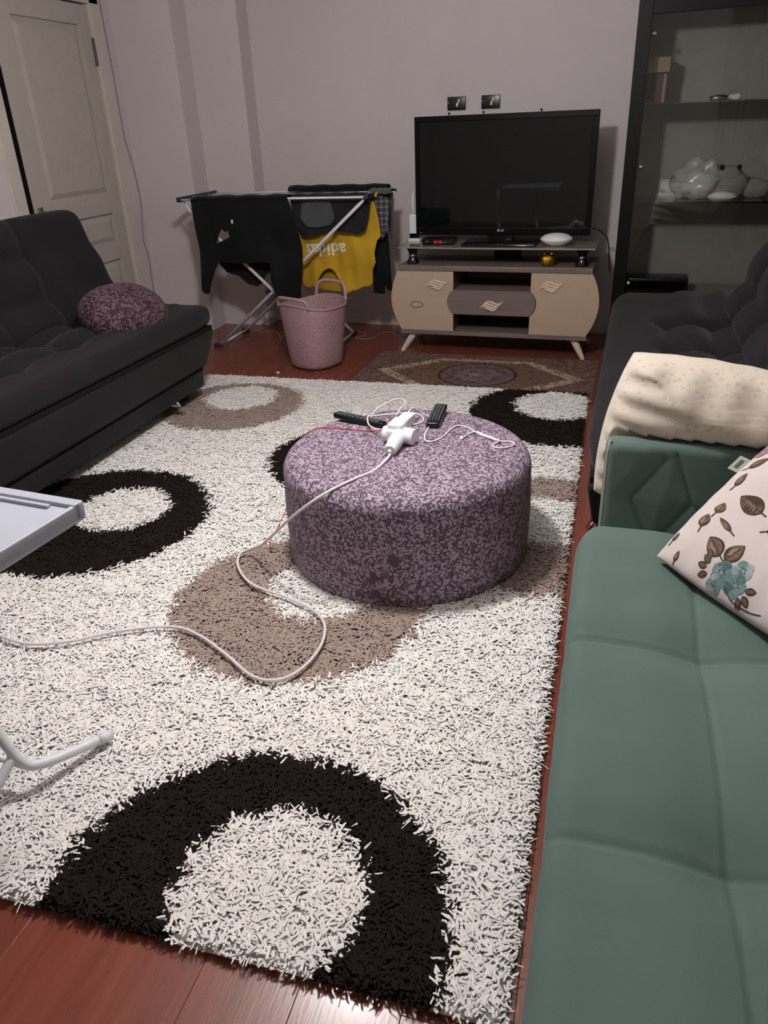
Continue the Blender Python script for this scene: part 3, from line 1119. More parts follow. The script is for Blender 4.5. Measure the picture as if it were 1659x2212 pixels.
# multi-way white plug adapter with a charger, and the extension plug
def adapter():
    cx, cy = -0.656, 2.372
    z0 = otop(cx, cy) + 0.030
    t = thing('plug_adapter', 'white three-way plug adapter with round sockets on the ottoman', 'adapter', (cx, cy, z0 - 0.03), math.radians(-6))
    z = 0.032
    MB().rbox((0, 0, z), (0.030, 0.034, 0.027), 0.012, 4).obj('hub', 'white_plastic', t, smooth=True)
    def cyl(p0, p1, r0, r1):
        p0, p1 = Vector(p0), Vector(p1)
        d = (p1 - p0)
        return MB().tube([p0, p0 + d * 0.06, p0 + d * 0.9, p0 + d * 0.97, p1], [r0 * 0.9, r0, r1, r1 * 0.96, r1 * 0.80], 20)
    s1 = cyl((0.01, 0, z), (0.072, -0.004, z - 0.003), 0.031, 0.031).obj('socket', 'white_plastic', t, smooth=True, sharp=50)
    s2 = cyl((-0.01, 0, z), (-0.050, 0.0, z - 0.003), 0.030, 0.030).obj('socket', 'white_plastic', t, smooth=True, sharp=50)
    s3 = MB().rbox((0.0, 0.02, z + 0.024), (0.030, 0.042, 0.024), 0.012, 4).obj('socket', 'white_plastic', t, smooth=True)
    for p in ((0.005, -0.0225, z + 0.026), (0.055, -0.031, z - 0.012), (-0.05, -0.031, z - 0.012)):
        MB().rbox(p, (0.002, 0.002, 0.002), 0.0015, 2).obj('screw', 'grey_plastic', t, smooth=True)
    # charger block plugged in at the back
    c = thing('phone_charger', 'small white charger block plugged into the adapter', 'charger', (cx + 0.012, cy + 0.085, z0 - 0.03), math.radians(-10))
    MB().rbox((0, 0.0, 0.055), (0.024, 0.040, 0.020), 0.008, 3).obj('charger_body', 'white_plastic', c, smooth=True)
    MB().box(-0.008, 0.008, 0.038, 0.0415, 0.050, 0.058).obj('usb_port', 'grey_plastic', c)
    # extension plug towards the viewer
    e = thing('extension_plug', 'white round extension plug at the front of the adapter', 'plug', (cx + 0.014, cy - 0.032, z0 - 0.03), math.radians(-4))
    MB().tube([(0, 0.03, z + 0.004), (0, 0.026, z + 0.004), (0.0, -0.045, z - 0.004), (0.001, -0.090, z - 0.012), (0.001, -0.096, z - 0.013)], [0.026, 0.028, 0.027, 0.0225, 0.0205], 20).obj('plug_body', 'white_plastic', e, smooth=True, sharp=50)
    MB().tube([(0.001, -0.094, z - 0.013), (0.001, -0.104, z - 0.016)], [0.0085, 0.0065], 12).obj('strain_relief', 'white_plastic', e, smooth=True, sharp=50)
    MB().rbox((0.019, -0.06, z + 0.006), (0.002, 0.002, 0.002), 0.0015, 2).obj('screw', 'grey_plastic', e, smooth=True)
adapter()
for nm in ('plug_adapter', 'phone_charger', 'extension_plug'):
    bpy.data.objects[nm].scale = (0.93, 0.93, 0.93)

# extension cable: from the plug over the ottoman's edge down to the rug and out to the left
cab = [(-0.644, 2.240, 0.425), (-0.650, 2.205, 0.418), (-0.672, 2.135, 0.409), (-0.715, 2.060, 0.410), (-0.765, 1.990, 0.400), (-0.82, 1.955, 0.370),
       (-0.90, 1.965, 0.30), (-0.985, 2.02, 0.21), (-1.08, 2.10, 0.11), (-1.150, 2.145, 0.058), (-1.182, 2.125, 0.047), (-1.150, 2.042, 0.044), (-1.055, 1.950, 0.044),
       (-0.911, 1.901, 0.044), (-0.795, 1.846, 0.044), (-0.735, 1.772, 0.044), (-0.716, 1.67, 0.044), (-0.734, 1.569, 0.044), (-0.780, 1.511, 0.044),
       (-0.856, 1.510, 0.044), (-0.968, 1.580, 0.044), (-1.094, 1.650, 0.044), (-1.201, 1.672, 0.044), (-1.345, 1.617, 0.044), (-1.467, 1.535, 0.044),
       (-1.585, 1.496, 0.044), (-1.70, 1.513, 0.044), (-1.85, 1.56, 0.044), (-2.0, 1.58, 0.044)]
tag(MB().tube(catmull(cab, 8), 0.0047, 10).obj('extension_cable', 'white_cable', smooth=True),
    'white extension cable hanging off the ottoman and looping across the rug', 'cable')
def on_top(pts, dz=0.0035):
    return [(x, y, otop(x, y) + dz + (p[0] if p else 0)) for x, y, *p in pts]
# long charging cable to the right
l1 = on_top([(-0.648, 2.510, 0.055), (-0.650, 2.545, 0.058), (-0.650, 2.600, 0.045), (-0.640, 2.650, 0.015), (-0.615, 2.665, 0.0), (-0.590, 2.630, 0.0), (-0.580, 2.540, 0.0),
             (-0.575, 2.450, 0.0), (-0.558, 2.395, 0.0), (-0.530, 2.400, 0.0), (-0.508, 2.460, 0.0), (-0.498, 2.530, 0.0), (-0.480, 2.575, 0.0), (-0.440, 2.560, 0.0), (-0.395, 2.510, 0.0),
             (-0.350, 2.480, 0.0), (-0.312, 2.462, 0.0), (-0.275, 2.470, 0.0), (-0.262, 2.445, 0.0), (-0.285, 2.410, 0.0), (-0.318, 2.398, 0.0), (-0.330, 2.420, 0.0), (-0.315, 2.455, 0.003),
             (-0.335, 2.475, 0.003), (-0.375, 2.500, 0.003), (-0.405, 2.520, 0.003), (-0.425, 2.505, 0.0), (-0.438, 2.465, 0.0)])
t = tag(MB().tube(catmull(l1, 6), 0.0031, 8).obj('charging_cable', 'white_cable', smooth=True, recentre=False),
        'long white charging cable trailing to the right side of the ottoman', 'cable')
MB().rbox((-0.444, 2.448, otop(-0.444, 2.448) + 0.005), (0.006, 0.012, 0.004), 0.003, 2).obj('cable_connector', 'white_plastic', t, smooth=True)
# looped cable behind the adapter
l2 = on_top([(-0.690, 2.500, 0.05), (-0.690, 2.560, 0.055), (-0.692, 2.640, 0.05), (-0.720, 2.700, 0.05), (-0.765, 2.715, 0.04), (-0.810, 2.670, 0.02), (-0.820, 2.610, 0.0), (-0.785, 2.555, 0.0),
             (-0.735, 2.525, 0.0), (-0.690, 2.530, 0.0), (-0.640, 2.550, 0.0), (-0.615, 2.595, 0.0), (-0.640, 2.665, 0.0), (-0.690, 2.690, 0.0), (-0.760, 2.660, 0.0), (-0.830, 2.630, 0.0),
             (-0.845, 2.645, 0.0), (-0.880, 2.690, 0.0), (-0.930, 2.700, 0.0), (-0.972, 2.665, 0.0), (-0.975, 2.63, 0.0)])
tag(MB().tube(catmull(l2, 6), 0.0031, 8).obj('looped_cable', 'white_cable', smooth=True, recentre=False),
    'white cable looped upright behind the plug adapter', 'cable')
l3 = on_top([(-0.728, 2.402, 0.028), (-0.752, 2.428, 0.022), (-0.790, 2.485, 0.014), (-0.810, 2.535, 0.022), (-0.812, 2.580, 0.026), (-0.835, 2.620, 0.012), (-0.86, 2.612, 0.004)])
tag(MB().tube(catmull(l3, 6), 0.0030, 8).obj('short_cable', 'white_cable', smooth=True, recentre=False),
    'short white cable leaving the left socket of the plug adapter', 'cable')
red = on_top([(-0.735, 2.470, 0.0), (-0.800, 2.462, 0.0), (-0.880, 2.475, 0.0), (-0.960, 2.488, 0.0), (-1.010, 2.480, 0.0), (-1.040, 2.460, 0.0)]) + \
    [(-1.058, 2.440, 0.33), (-1.066, 2.42, 0.24), (-1.080, 2.38, 0.16), (-1.098, 2.310, 0.09), (-1.115, 2.25, 0.05), (-1.095, 2.20, 0.044), (-1.075, 2.19, 0.044)]
tag(MB().tube(catmull(red, 6), 0.0018, 6).obj('red_wire', 'red_wire', smooth=True),
    'thin red wire crossing the ottoman and hanging down its left side', 'wire')
# ================================================================== TV STAND
def tv_stand():
    t = thing('tv_stand', 'cream and grey-oak TV stand with bulging doors and splayed legs', 'TV stand', (OST[0], OST[1], 0), TH)
    MB().rbox((0, 0.215, 0.132), (0.616, 0.215, 0.0135), 0.003, 1).obj('bottom_board', 'oak', t)
    MB().rbox((0, 0.215, 0.5495), (0.622, 0.225, 0.0165), 0.004, 1).obj('top_board', 'oak', t)
    z0, z1 = 0.147, 0.531
    zc, zh = 0.338, 0.077
    def notch(n=12):
        """bulge of the drawer front at x=-0.25 side: list of (dx,z) from bottom to top"""
        return [(0.036 * math.cos(-PI / 2 + PI * k / n) ** 0.8 if 0 < k < n else 0.0, zc - zh + 2 * zh * k / n) for k in range(n + 1)]
    for s_ in (-1, 1):
        out = []
        n = 16
        for k in range(n + 1):
            f = k / n
            z = z0 + (z1 - z0) * f
            x = 0.606 + (0.622 - 0.606) * f + 0.060 * math.sin(PI * f) ** 0.85
            out.append((s_ * x, z))
        inner = [(s_ * 0.250, z1)] + [(s_ * (0.250 + dx + (0.003 if dx else 0)), z) for dx, z in reversed(notch())] + [(s_ * 0.250, z0)]
        d = MB().prism(out + inner, 'y', -0.004, 0.016).obj('door', 'cream', t, bevel=0.002)
        # carcass behind the door
        MB().box(min(s_ * 0.255, s_ * 0.60), max(s_ * 0.255, s_ * 0.60), 0.018, 0.42, z0, z1).obj('side_carcass', 'oak', t)
        hx, hz = (-0.358, 0.451) if s_ < 0 else (0.374, 0.454)
        flame(d, hx, hz, -0.004, 'cream_light')
        if s_ < 0:
            ring = [(-0.498 + 0.042 * math.cos(2 * PI * k / 28), -0.006, 0.318 + 0.019 * math.sin(2 * PI * k / 28)) for k in range(28)]
            MB().tube(ring, 0.0032, 6, closed=True).obj('oval_ornament', 'tan_box', d, smooth=True)
    nb = notch()
    poly = [(-0.250 - dx, z) for dx, z in nb] + [(0.250 + dx, z) for dx, z in reversed(nb)]
    dr = MB().prism(poly, 'y', -0.008, 0.014).obj('drawer', 'oak', t, bevel=0.002)
    flame(dr, 0.003, 0.326, -0.008, 'cream_light')
    MB().box(-0.25, 0.25, 0.014, 0.42, zc + zh - 0.016, zc + zh).obj('shelf_board', 'oak', t)
    MB().box(-0.25, 0.25, 0.014, 0.42, zc - zh, zc - zh + 0.016).obj('shelf_board', 'oak', t)
    MB().box(-0.60, 0.60, 0.42, 0.43, z0, z1).obj('back_panel', 'niche', t)
    for sx_ in (-1, 1):
        for (yt, yb) in ((0.05, 0.0), (0.36, 0.40)):
            MB().tube([(sx_ * 0.605, yb, 0.0), (sx_ * 0.602, yb, 0.004), (sx_ * 0.530, yt, 0.120)], [0.013, 0.015, 0.026], 16).obj('leg', 'cream_light', t, smooth=True, sharp=40)
    # glass upper shelf on black hourglass pillars
    n = 20
    poly = []
    for k in range(n + 1):
        f = k / n
        poly.append((-0.622 + 1.246 * f, 0.012 - 0.016 * math.sin(PI * f)))
    poly += [(0.615, 0.43), (-0.665, 0.43)]
    MB().prism(poly, 'z', 0.668, 0.677).obj('glass_shelf', 'glass_shelf', t, bevel=0.002)
    for px in (-0.541, 0.545):
        p = MB().lathe([(0.0, 0.5665), (0.040, 0.5665), (0.040, 0.575), (0.028, 0.60), (0.024, 0.618), (0.028, 0.640), (0.040, 0.660), (0.041, 0.668), (0.0, 0.668)], 24, (px, 0.075, 0)).obj('pillar', 'black_gloss', t, smooth=True, sharp=50)
        MB().lathe([(0.026, 0.610), (0.0275, 0.614), (0.0275, 0.621), (0.026, 0.625)], 24, (px, 0.075, 0)).obj('pillar_band', 'chrome', p, smooth=True)
    MB().rbox((0.04, 0.33, 0.617), (0.085, 0.045, 0.051), 0.01, 2).obj('centre_support', 'black_lacquer', t, smooth=True)
def flame(parent, x, z, y, mat):
    """carved handle: three wavy leaf strands"""
    mb = MB()
    strands = (((-0.050, 0.004), (-0.028, 0.022), (0.000, 0.021), (0.028, 0.010), (0.052, 0.010), (0.078, 0.026)),
               ((-0.064, -0.008), (-0.040, 0.008), (-0.012, 0.007), (0.018, -0.004), (0.044, -0.001), (0.070, 0.014)),
               ((-0.074, -0.021), (-0.050, -0.006), (-0.022, -0.007), (0.008, -0.018), (0.032, -0.014), (0.056, 0.000)),
               ((-0.052, -0.022), (-0.032, -0.019), (-0.010, -0.025), (0.010, -0.032), (0.028, -0.026), (0.042, -0.013)))
    for q in strands:
        pts = [(x + u, y - 0.004, z + v) for u, v in catmull(q, 5)]
        m = len(pts)
        mb.tube(pts, [0.0014 + 0.0062 * math.sin(PI * (0.04 + 0.92 * i / (m - 1))) ** 0.8 for i in range(m)], 8)
    return mb.obj('carved_handle', mat, parent, smooth=True)
tv_stand()

def local_thing(name, label, cat, x, y, z, rz=0.0, group=None):
    p = st(x, y)
    return thing(name, label, cat, (p[0], p[1], z), TH + rz, group)

def text_mesh(body, size, bold=0.0):
    cu = bpy.data.curves.new('txt', 'FONT')
    cu.body = body
    cu.size = size
    cu.align_x = 'CENTER'
    cu.align_y = 'CENTER'
    cu.offset = bold
    cu.extrude = 0.0004
    cu.resolution_u = 3
    o = bpy.data.objects.new('txt', cu)
    COL.objects.link(o)
    bpy.context.view_layer.update()
    dg = bpy.context.evaluated_depsgraph_get()
    me = bpy.data.meshes.new_from_object(o.evaluated_get(dg))
    bpy.data.objects.remove(o, do_unlink=True)
    bpy.data.curves.remove(cu)
    me.materials.clear()
    return me

def add_text(name, body, size, parent, loc, rot, mat, bold=0.0):
    me = text_mesh(body, size, bold)
    me.materials.append(M[mat])
    o = bpy.data.objects.new(name, me)
    COL.objects.link(o)
    o.parent = parent
    o.location = loc
    o.rotation_euler = rot
    return o

def tv():
    t = local_thing('television', 'large flat black television standing on the glass shelf', 'television', 0.0, 0.24, 0.677)
    zb, zt = 0.722 - 0.677, 1.424 - 0.677
    xa, xb = -0.566, 0.568
    xc, hw = (xa + xb) / 2, (xb - xa) / 2
    b = 0.034
    mb = MB()
    mb.box(xa, xb, 0.0, 0.045, zb, zb + b + 0.010)
    mb.box(xa, xb, 0.0, 0.045, zt - b, zt)
    mb.box(xa, xa + b, 0.0, 0.045, zb + b + 0.010, zt - b)
    mb.box(xb - b, xb, 0.0, 0.045, zb + b + 0.010, zt - b)
    fr = mb.obj('bezel', 'tv_bezel', t, bevel=0.003)
    MB().box(xa + b - 0.004, xb - b + 0.004, 0.005, 0.03, zb + b, zt - b + 0.004).obj('screen', 'screen', t)
    MB().rbox((xc, 0.062, (zb + zt) / 2), (hw * 0.86, 0.022, (zt - zb) * 0.40), 0.015, 2).obj('rear_cover', 'black_plastic', t)
    MB().rbox((xc, 0.03, 0.035), (0.085, 0.018, 0.04), 0.008, 2).obj('neck', 'black_gloss', t, smooth=True)
    MB().rbox((0.02, -0.055, 0.0085), (0.235, 0.135, 0.008), 0.007, 3).obj('base_plate', 'black_gloss', t, smooth=True)
    add_text('logo_lettering', 'LG', 0.018, fr, (0.012, -0.0005, zb + 0.030), (PI / 2, 0, 0), 'logo', 0.0005)
    MB().lathe([(0.0, 0.0), (0.007, 0.0), (0.007, 0.0008), (0.0, 0.0008)], 16).obj('logo_disc', 'logo', fr).matrix_local = Matrix.Translation((-0.012, -0.0, zb + 0.030)) @ Matrix.Rotation(PI / 2, 4, 'X')
    MB().rbox((xa + 0.035, -0.001, zb + 0.014), (0.003, 0.001, 0.003), 0.001, 1).obj('standby_light', 'red_led', fr)
tv()

# receiver box with a red clock
t = local_thing('set_top_box', 'small black receiver box with red clock digits beside the TV foot', 'receiver', -0.385, 0.175, 0.677, math.radians(4))
MB().rbox((0, 0, 0.020), (0.105, 0.075, 0.018), 0.004, 2).obj('case', 'black_plastic', t, smooth=True)
MB().box(-0.10, 0.10, -0.0765, -0.0745, 0.004, 0.036).obj('front_panel', 'black_gloss', t)
for px in (-0.06, 0.07):
    MB().lathe([(0.0, 0.0), (0.008, 0.0), (0.008, 0.003), (0.0, 0.003)], 12, (px, 0.02, 0)).obj('foot', 'black_rubber', t)
seg = {'0': 'abcdef', '1': 'bc', '2': 'abged', '3': 'abgcd', '4': 'fgbc', '9': 'abcdfg'}
mb = MB()
for i, ch in enumerate('0940'):
    x0 = -0.024 + i * 0.0125 + (0.003 if i > 1 else 0)
    w_, h_ = 0.008, 0.017
    zb = 0.0115
    q = 0.0018
    R = {'a': (0, w_, h_ - q, h_), 'b': (w_ - q, w_, h_ / 2, h_), 'c': (w_ - q, w_, 0, h_ / 2), 'd': (0, w_, 0, q), 'e': (0, q, 0, h_ / 2), 'f': (0, q, h_ / 2, h_), 'g': (0, w_, h_ / 2 - q / 2, h_ / 2 + q / 2)}
    for s_ in seg[ch]:
        a = R[s_]
        mb.box(x0 + a[0], x0 + a[1], -0.0775, -0.0768, zb + a[2], zb + a[3])
mb.obj('clock_digits', 'red_led', t)
MB().box(-0.080, -0.060, -0.0772, -0.0766, 0.021, 0.025).obj('brand_mark', 'btn_grey', t)
MB().box(0.030, 0.033, -0.0772, -0.0766, 0.014, 0.028).obj('key', 'btn_grey', t)
MB().box(0.042, 0.056, -0.0772, -0.0766, 0.016, 0.020).obj('key', 'btn_grey', t)

# white router standing at the left end
t = local_thing('wifi_router', 'upright white router with black front strip at the left of the TV', 'router', -0.592, 0.305, 0.677)
MB().rbox((0, 0, 0.088), (0.036, 0.016, 0.080), 0.006, 3).obj('case', 'white_plastic', t, smooth=True)
MB().box(-0.034, 0.034, -0.0175, -0.0155, 0.018, 0.048).obj('front_strip', 'black_gloss', t)
MB().rbox((0, 0, 0.005), (0.042, 0.03, 0.005), 0.003, 2).obj('foot', 'white_plastic', t, smooth=True)
MB().tube([(-0.018, 0.02, 0.12), (-0.018, 0.02, 0.30)], [0.0075, 0.006], 10).obj('antenna', 'white_plastic', t, smooth=True)
# white lentil-shaped device on the right
t = local_thing('white_dish', 'flat white lens-shaped lidded dish on the glass shelf right of the TV foot', 'dish', 0.374, 0.14, 0.677)
MB().lathe([(0.0, 0.0), (0.045, 0.0), (0.072, 0.012), (0.098, 0.036), (0.100, 0.041)], 40).obj('bowl', 'white_plastic', t, smooth=True)
MB().lathe([(0.100, 0.041), (0.096, 0.046), (0.075, 0.062), (0.045, 0.070), (0.0, 0.072)], 40).obj('lid', 'white_plastic', t, smooth=True)
# golden apple-shaped pot
t = local_thing('golden_pot', 'small shiny gold apple-shaped pot on the oak board', 'ornament', 0.338, 0.06, 0.566)
prof = [(0.0, 0.0), (0.026, 0.0), (0.040, 0.012), (0.047, 0.032), (0.045, 0.052), (0.034, 0.068), (0.018, 0.072), (0.0, 0.066)]
MB().lathe(prof, 28).obj('body', 'gold', t, smooth=True)
for s_ in (-1, 1):
    MB().tube([(s_ * 0.018, 0, 0.066), (s_ * 0.030, 0, 0.082)], [0.014, 0.004], 10).obj('ear', 'gold', t, smooth=True)

# TV cable drooping at the right end
p = [(0.575, 0.30, 0.76), (0.62, 0.33, 0.74), (0.665, 0.33, 0.70), (0.685, 0.33, 0.62), (0.695, 0.33, 0.53), (0.70, 0.34, 0.49)]
pts = [st(a, b) + (c,) for a, b, c in p]
tag(MB().tube(catmull(pts, 6), 0.004, 8).obj('tv_cable', 'black_rubber', smooth=True), 'black cable drooping from the right edge of the TV', 'cable')

# black wall plates
for i, (xa, nm) in enumerate(((-0.405, 'left'), (-0.174, 'right'))):
    t = local_thing('wall_box', 'black wall mounting plate above the TV, the %s one of two' % nm, 'wall plate', xa, 0.703, 1.457, 0, 'wall plates above the TV')
    pl = MB().rbox((0, -0.006, 0.0395), (0.062, 0.007, 0.0395), 0.004, 2).obj('plate', 'black_plastic', t, smooth=True)
    MB().tube(catmull([(0.012, -0.016, 0.062), (0.020, -0.018, 0.052), (0.010, -0.018, 0.040), (0.004, -0.016, 0.020)], 5), [0.003] + [0.0055] * 10 + [0.0075] * 5, 8).obj('wire_end', 'print_white', t, smooth=True)
    for s_ in (-1, 1):
        MB().lathe([(0.0, 0.0), (0.006, 0.0), (0.005, 0.004), (0.0, 0.004)], 10).obj('screw', 'btn_grey', t, smooth=True).matrix_local = Matrix.Translation((s_ * 0.053, -0.0125, 0.045)) @ Matrix.Rotation(PI / 2, 4, 'X')
for xa, lb in ((-0.454, 'small black wall screw under the left black wall plate'), (-0.22, 'small black wall screw under the right black wall plate'), (0.161, 'small black wall screw just above the TV, right of its middle')):
    t = local_thing('wall_screw', lb, 'screw', xa, 0.703, 1.437, 0, 'screws in the wall above the TV')
    MB().tube([(0, 0.004, 0.0), (0, -0.016, 0.001)], 0.0035, 8).obj('shank', 'black_rubber', t)
    MB().tube([(0, -0.014, 0.001), (0, -0.018, 0.001)], 0.007, 10).obj('head', 'black_rubber', t)

# ================================================================== GLASS CABINET
def cabinet():
    t = local_thing('display_cabinet', 'tall black display cabinet with a glass door and glass shelves', 'cabinet', 0.745, -0.055, 0.0)
    Wd, Dp, Ht = 1.02, 0.44, 1.93
    fw = 0.072
    MB().box(0, 0.022, 0.02, Dp, 0, Ht).obj('side_panel', 'black_lacquer', t, bevel=0.002)
    MB().box(Wd - 0.022, Wd, 0.02, Dp, 0, Ht).obj('side_panel', 'black_lacquer', t, bevel=0.002)
    MB().box(0.0, Wd, 0.0, Dp, Ht, Ht + 0.03).obj('top_panel', 'black_lacquer', t, bevel=0.002)
    MB().box(0.022, Wd - 0.022, 0.02, Dp - 0.02, 0.40, 0.425).obj('bottom_panel', 'cab_back', t)
    MB().box(0.022, Wd - 0.022, 0.02, Dp, 0.02, 0.40).obj('plinth', 'black_lacquer', t)
    MB().box(0.0, Wd, Dp, Dp + 0.012, 0, Ht).obj('back_panel', 'cab_back', t)
    for z in (0.935, 1.436):
        MB().box(0.024, Wd - 0.024, 0.035, Dp - 0.01, z - 0.004, z + 0.004).obj('glass_shelf', 'glass', t)
    # framed glass door
    for a, b, kn in ((0.0, Wd, 0.09),):
        m = MB()
        m.box(a, a + fw, 0, 0.02, 0.36, Ht)
        m.box(b - fw, b, 0, 0.02, 0.36, Ht)
        m.box(a + fw, b - fw, 0, 0.02, Ht - fw - 0.01, Ht)
        m.box(a + fw, b - fw, 0, 0.02, 0.36, 0.40)
        d = m.obj('door', 'black_lacquer', t, bevel=0.002)
        MB().box(a + fw - 0.003, b - fw + 0.003, 0.008, 0.012, 0.40, Ht - fw - 0.008).obj('glass_pane', 'glass', d)
        for z in (1.76, 1.125, 0.493):
            k = MB().lathe([(0.0, 0.0), (0.011, 0.0), (0.013, 0.008), (0.009, 0.016), (0.0, 0.018)], 16).obj('knob', 'chrome', d, smooth=True)
            k.matrix_local = Matrix.Translation((kn if a == 0 else kn, 0.008, z)) @ Matrix.Rotation(PI / 2, 4, 'X')
    MB().box(-0.004, 0.0, 0.0, 0.001, 0, 0.01)
    return t
cabinet()
def crumple(c, h, seed, amp, n1=26, n2=16):
    r_ = np.random.RandomState(seed)
    k = r_.normal(0, 1, (7, 3)) * 2.2
    ph = r_.uniform(0, 6.28, 7)
    vs, fs = [], []
    for j in range(n2 + 1):
        p_ = -PI / 2 + PI * j / n2
        for i in range(n1):
            th = 2 * PI * i / n1
            d = np.array([math.cos(p_) * math.cos(th), math.cos(p_) * math.sin(th), math.sin(p_)])
            q = 1 + amp * sum(abs(math.sin(k[a] @ d * 1.6 + ph[a])) - 0.6 for a in range(7)) / 3
            v = d * q * np.array(h)
            v[2] = max(v[2], -h[2] * 0.8)
            vs.append(tuple(np.array(c) + v + np.array([0, 0, h[2] * 0.8])))
    for j in range(n2):
        for i in range(n1):
            fs.append((j * n1 + i, j * n1 + (i + 1) % n1, (j + 1) * n1 + (i + 1) % n1, (j + 1) * n1 + i))
    return MB().add(vs, fs)
SH1, SH2 = 1.440, 0.939
t = local_thing('plastic_bag', 'crumpled clear plastic bag on the middle glass shelf, left of the plush toy', 'bag', 1.165, 0.19, SH2)
crumple((0, 0, 0), (0.135, 0.09, 0.105), 3, 0.55).obj('film', 'bag', t, smooth=True)
crumple((0.0, 0.01, 0.0), (0.095, 0.05, 0.075), 5, 0.45).obj('contents', 'paper', t, smooth=True)
t = local_thing('plush_toy', 'grey plush toy with two black eyes on the middle glass shelf', 'toy', 1.315, 0.19, SH2)
crumple((0, 0, 0), (0.105, 0.07, 0.085), 9, 0.12).obj('body', 'grey_toy', t, smooth=True)
crumple((0, -0.01, 0.085), (0.068, 0.055, 0.05), 12, 0.08).obj('head', 'grey_toy', t, smooth=True)
for s_ in (-0.045, 0.045):
    MB().lathe([(0.014 * math.sin(PI * i / 8), -0.014 * math.cos(PI * i / 8)) for i in range(9)], 14, (s_ + 0.0, -0.052, 0.165)).obj('eye', 'black_gloss', t, smooth=True)
crumple((0.15, 0.02, 0), (0.08, 0.06, 0.055), 14, 0.2).obj('tail', 'grey_toy', t, smooth=True)
t = local_thing('folded_bag', 'flat folded white plastic packet on the middle glass shelf before the plush toy', 'packet', 1.285, 0.07, SH2)
crumple((0, 0, 0), (0.075, 0.035, 0.024), 21, 0.2).obj('packet', 'paper', t, smooth=True)
t = local_thing('paper_sheet', 'white paper card leaning at the left end of the middle glass shelf', 'card', 1.005, 0.34, SH2)
m = MB()
m.add([(-0.06, 0.03, 0.0), (0.07, 0.03, 0.0), (0.07, 0.06, 0.15), (-0.02, 0.06, 0.21), (-0.06, 0.06, 0.18)], [(0, 1, 2, 3, 4)])
m.add([(-0.06, 0.034, 0.0), (0.07, 0.034, 0.0), (0.07, 0.064, 0.15), (-0.02, 0.064, 0.21), (-0.06, 0.064, 0.18)], [(4, 3, 2, 1, 0)])
m.add([(-0.06, 0.03, 0.0), (0.07, 0.03, 0.0), (0.07, 0.06, 0.15), (-0.02, 0.06, 0.21), (-0.06, 0.06, 0.18), (-0.06, 0.034, 0.0), (0.07, 0.034, 0.0), (0.07, 0.064, 0.15), (-0.02, 0.064, 0.21), (-0.06, 0.064, 0.18)],
      [(i, (i + 1) % 5, (i + 1) % 5 + 5, i + 5) for i in range(5)])
m.obj('card', 'paper', t)
t = local_thing('brown_box', 'dark brown box with pale lid at the left end of the top glass shelf', 'box', 0.865, 0.20, SH1)
MB().rbox((0, 0, 0.072), (0.062, 0.08, 0.072), 0.003, 1).obj('box_body', 'brown_box', t)
MB().rbox((0.045, -0.02, 0.072), (0.008, 0.065, 0.070), 0.003, 1).obj('divider', 'tan_box', t)
MB().rbox((0.0, 0, 0.185), (0.066, 0.085, 0.037), 0.004, 1).obj('box_lid', 'tan_box', t)
for i, (xa, sd, h3, lb) in enumerate(((1.20, 31, (0.045, 0.03, 0.014), 'small crumpled foil scrap on the top glass shelf, left of the white packet'), (1.275, 33, (0.035, 0.03, 0.016), 'white packet on the top glass shelf, right of the foil scrap'))):
    o = crumple((0, 0, 0), h3, sd, 0.4).obj('foil_scrap' if i == 0 else 'white_packet', 'steel' if i == 0 else 'paper', smooth=True, recentre=False)
    p = st(xa, 0.06)
    o.location = (p[0], p[1], SH1)
    tag(o, lb, 'wrapper')
t = local_thing('player_box', 'long low black box at the bottom of the glass cabinet', 'box', 0.985, 0.10, 0.425)
MB().rbox((0, 0, 0.045), (0.185, 0.09, 0.042), 0.006, 2).obj('case', 'black_plastic', t, smooth=True)
MB().box(-0.17, 0.17, -0.0915, -0.0895, 0.02, 0.07).obj('front_panel', 'black_gloss', t)
for s_ in (-0.14, 0.14):
    MB().lathe([(0.0, 0.0), (0.012, 0.0), (0.012, 0.004), (0.0, 0.004)], 12, (s_, 0, 0)).obj('foot', 'black_rubber', t)

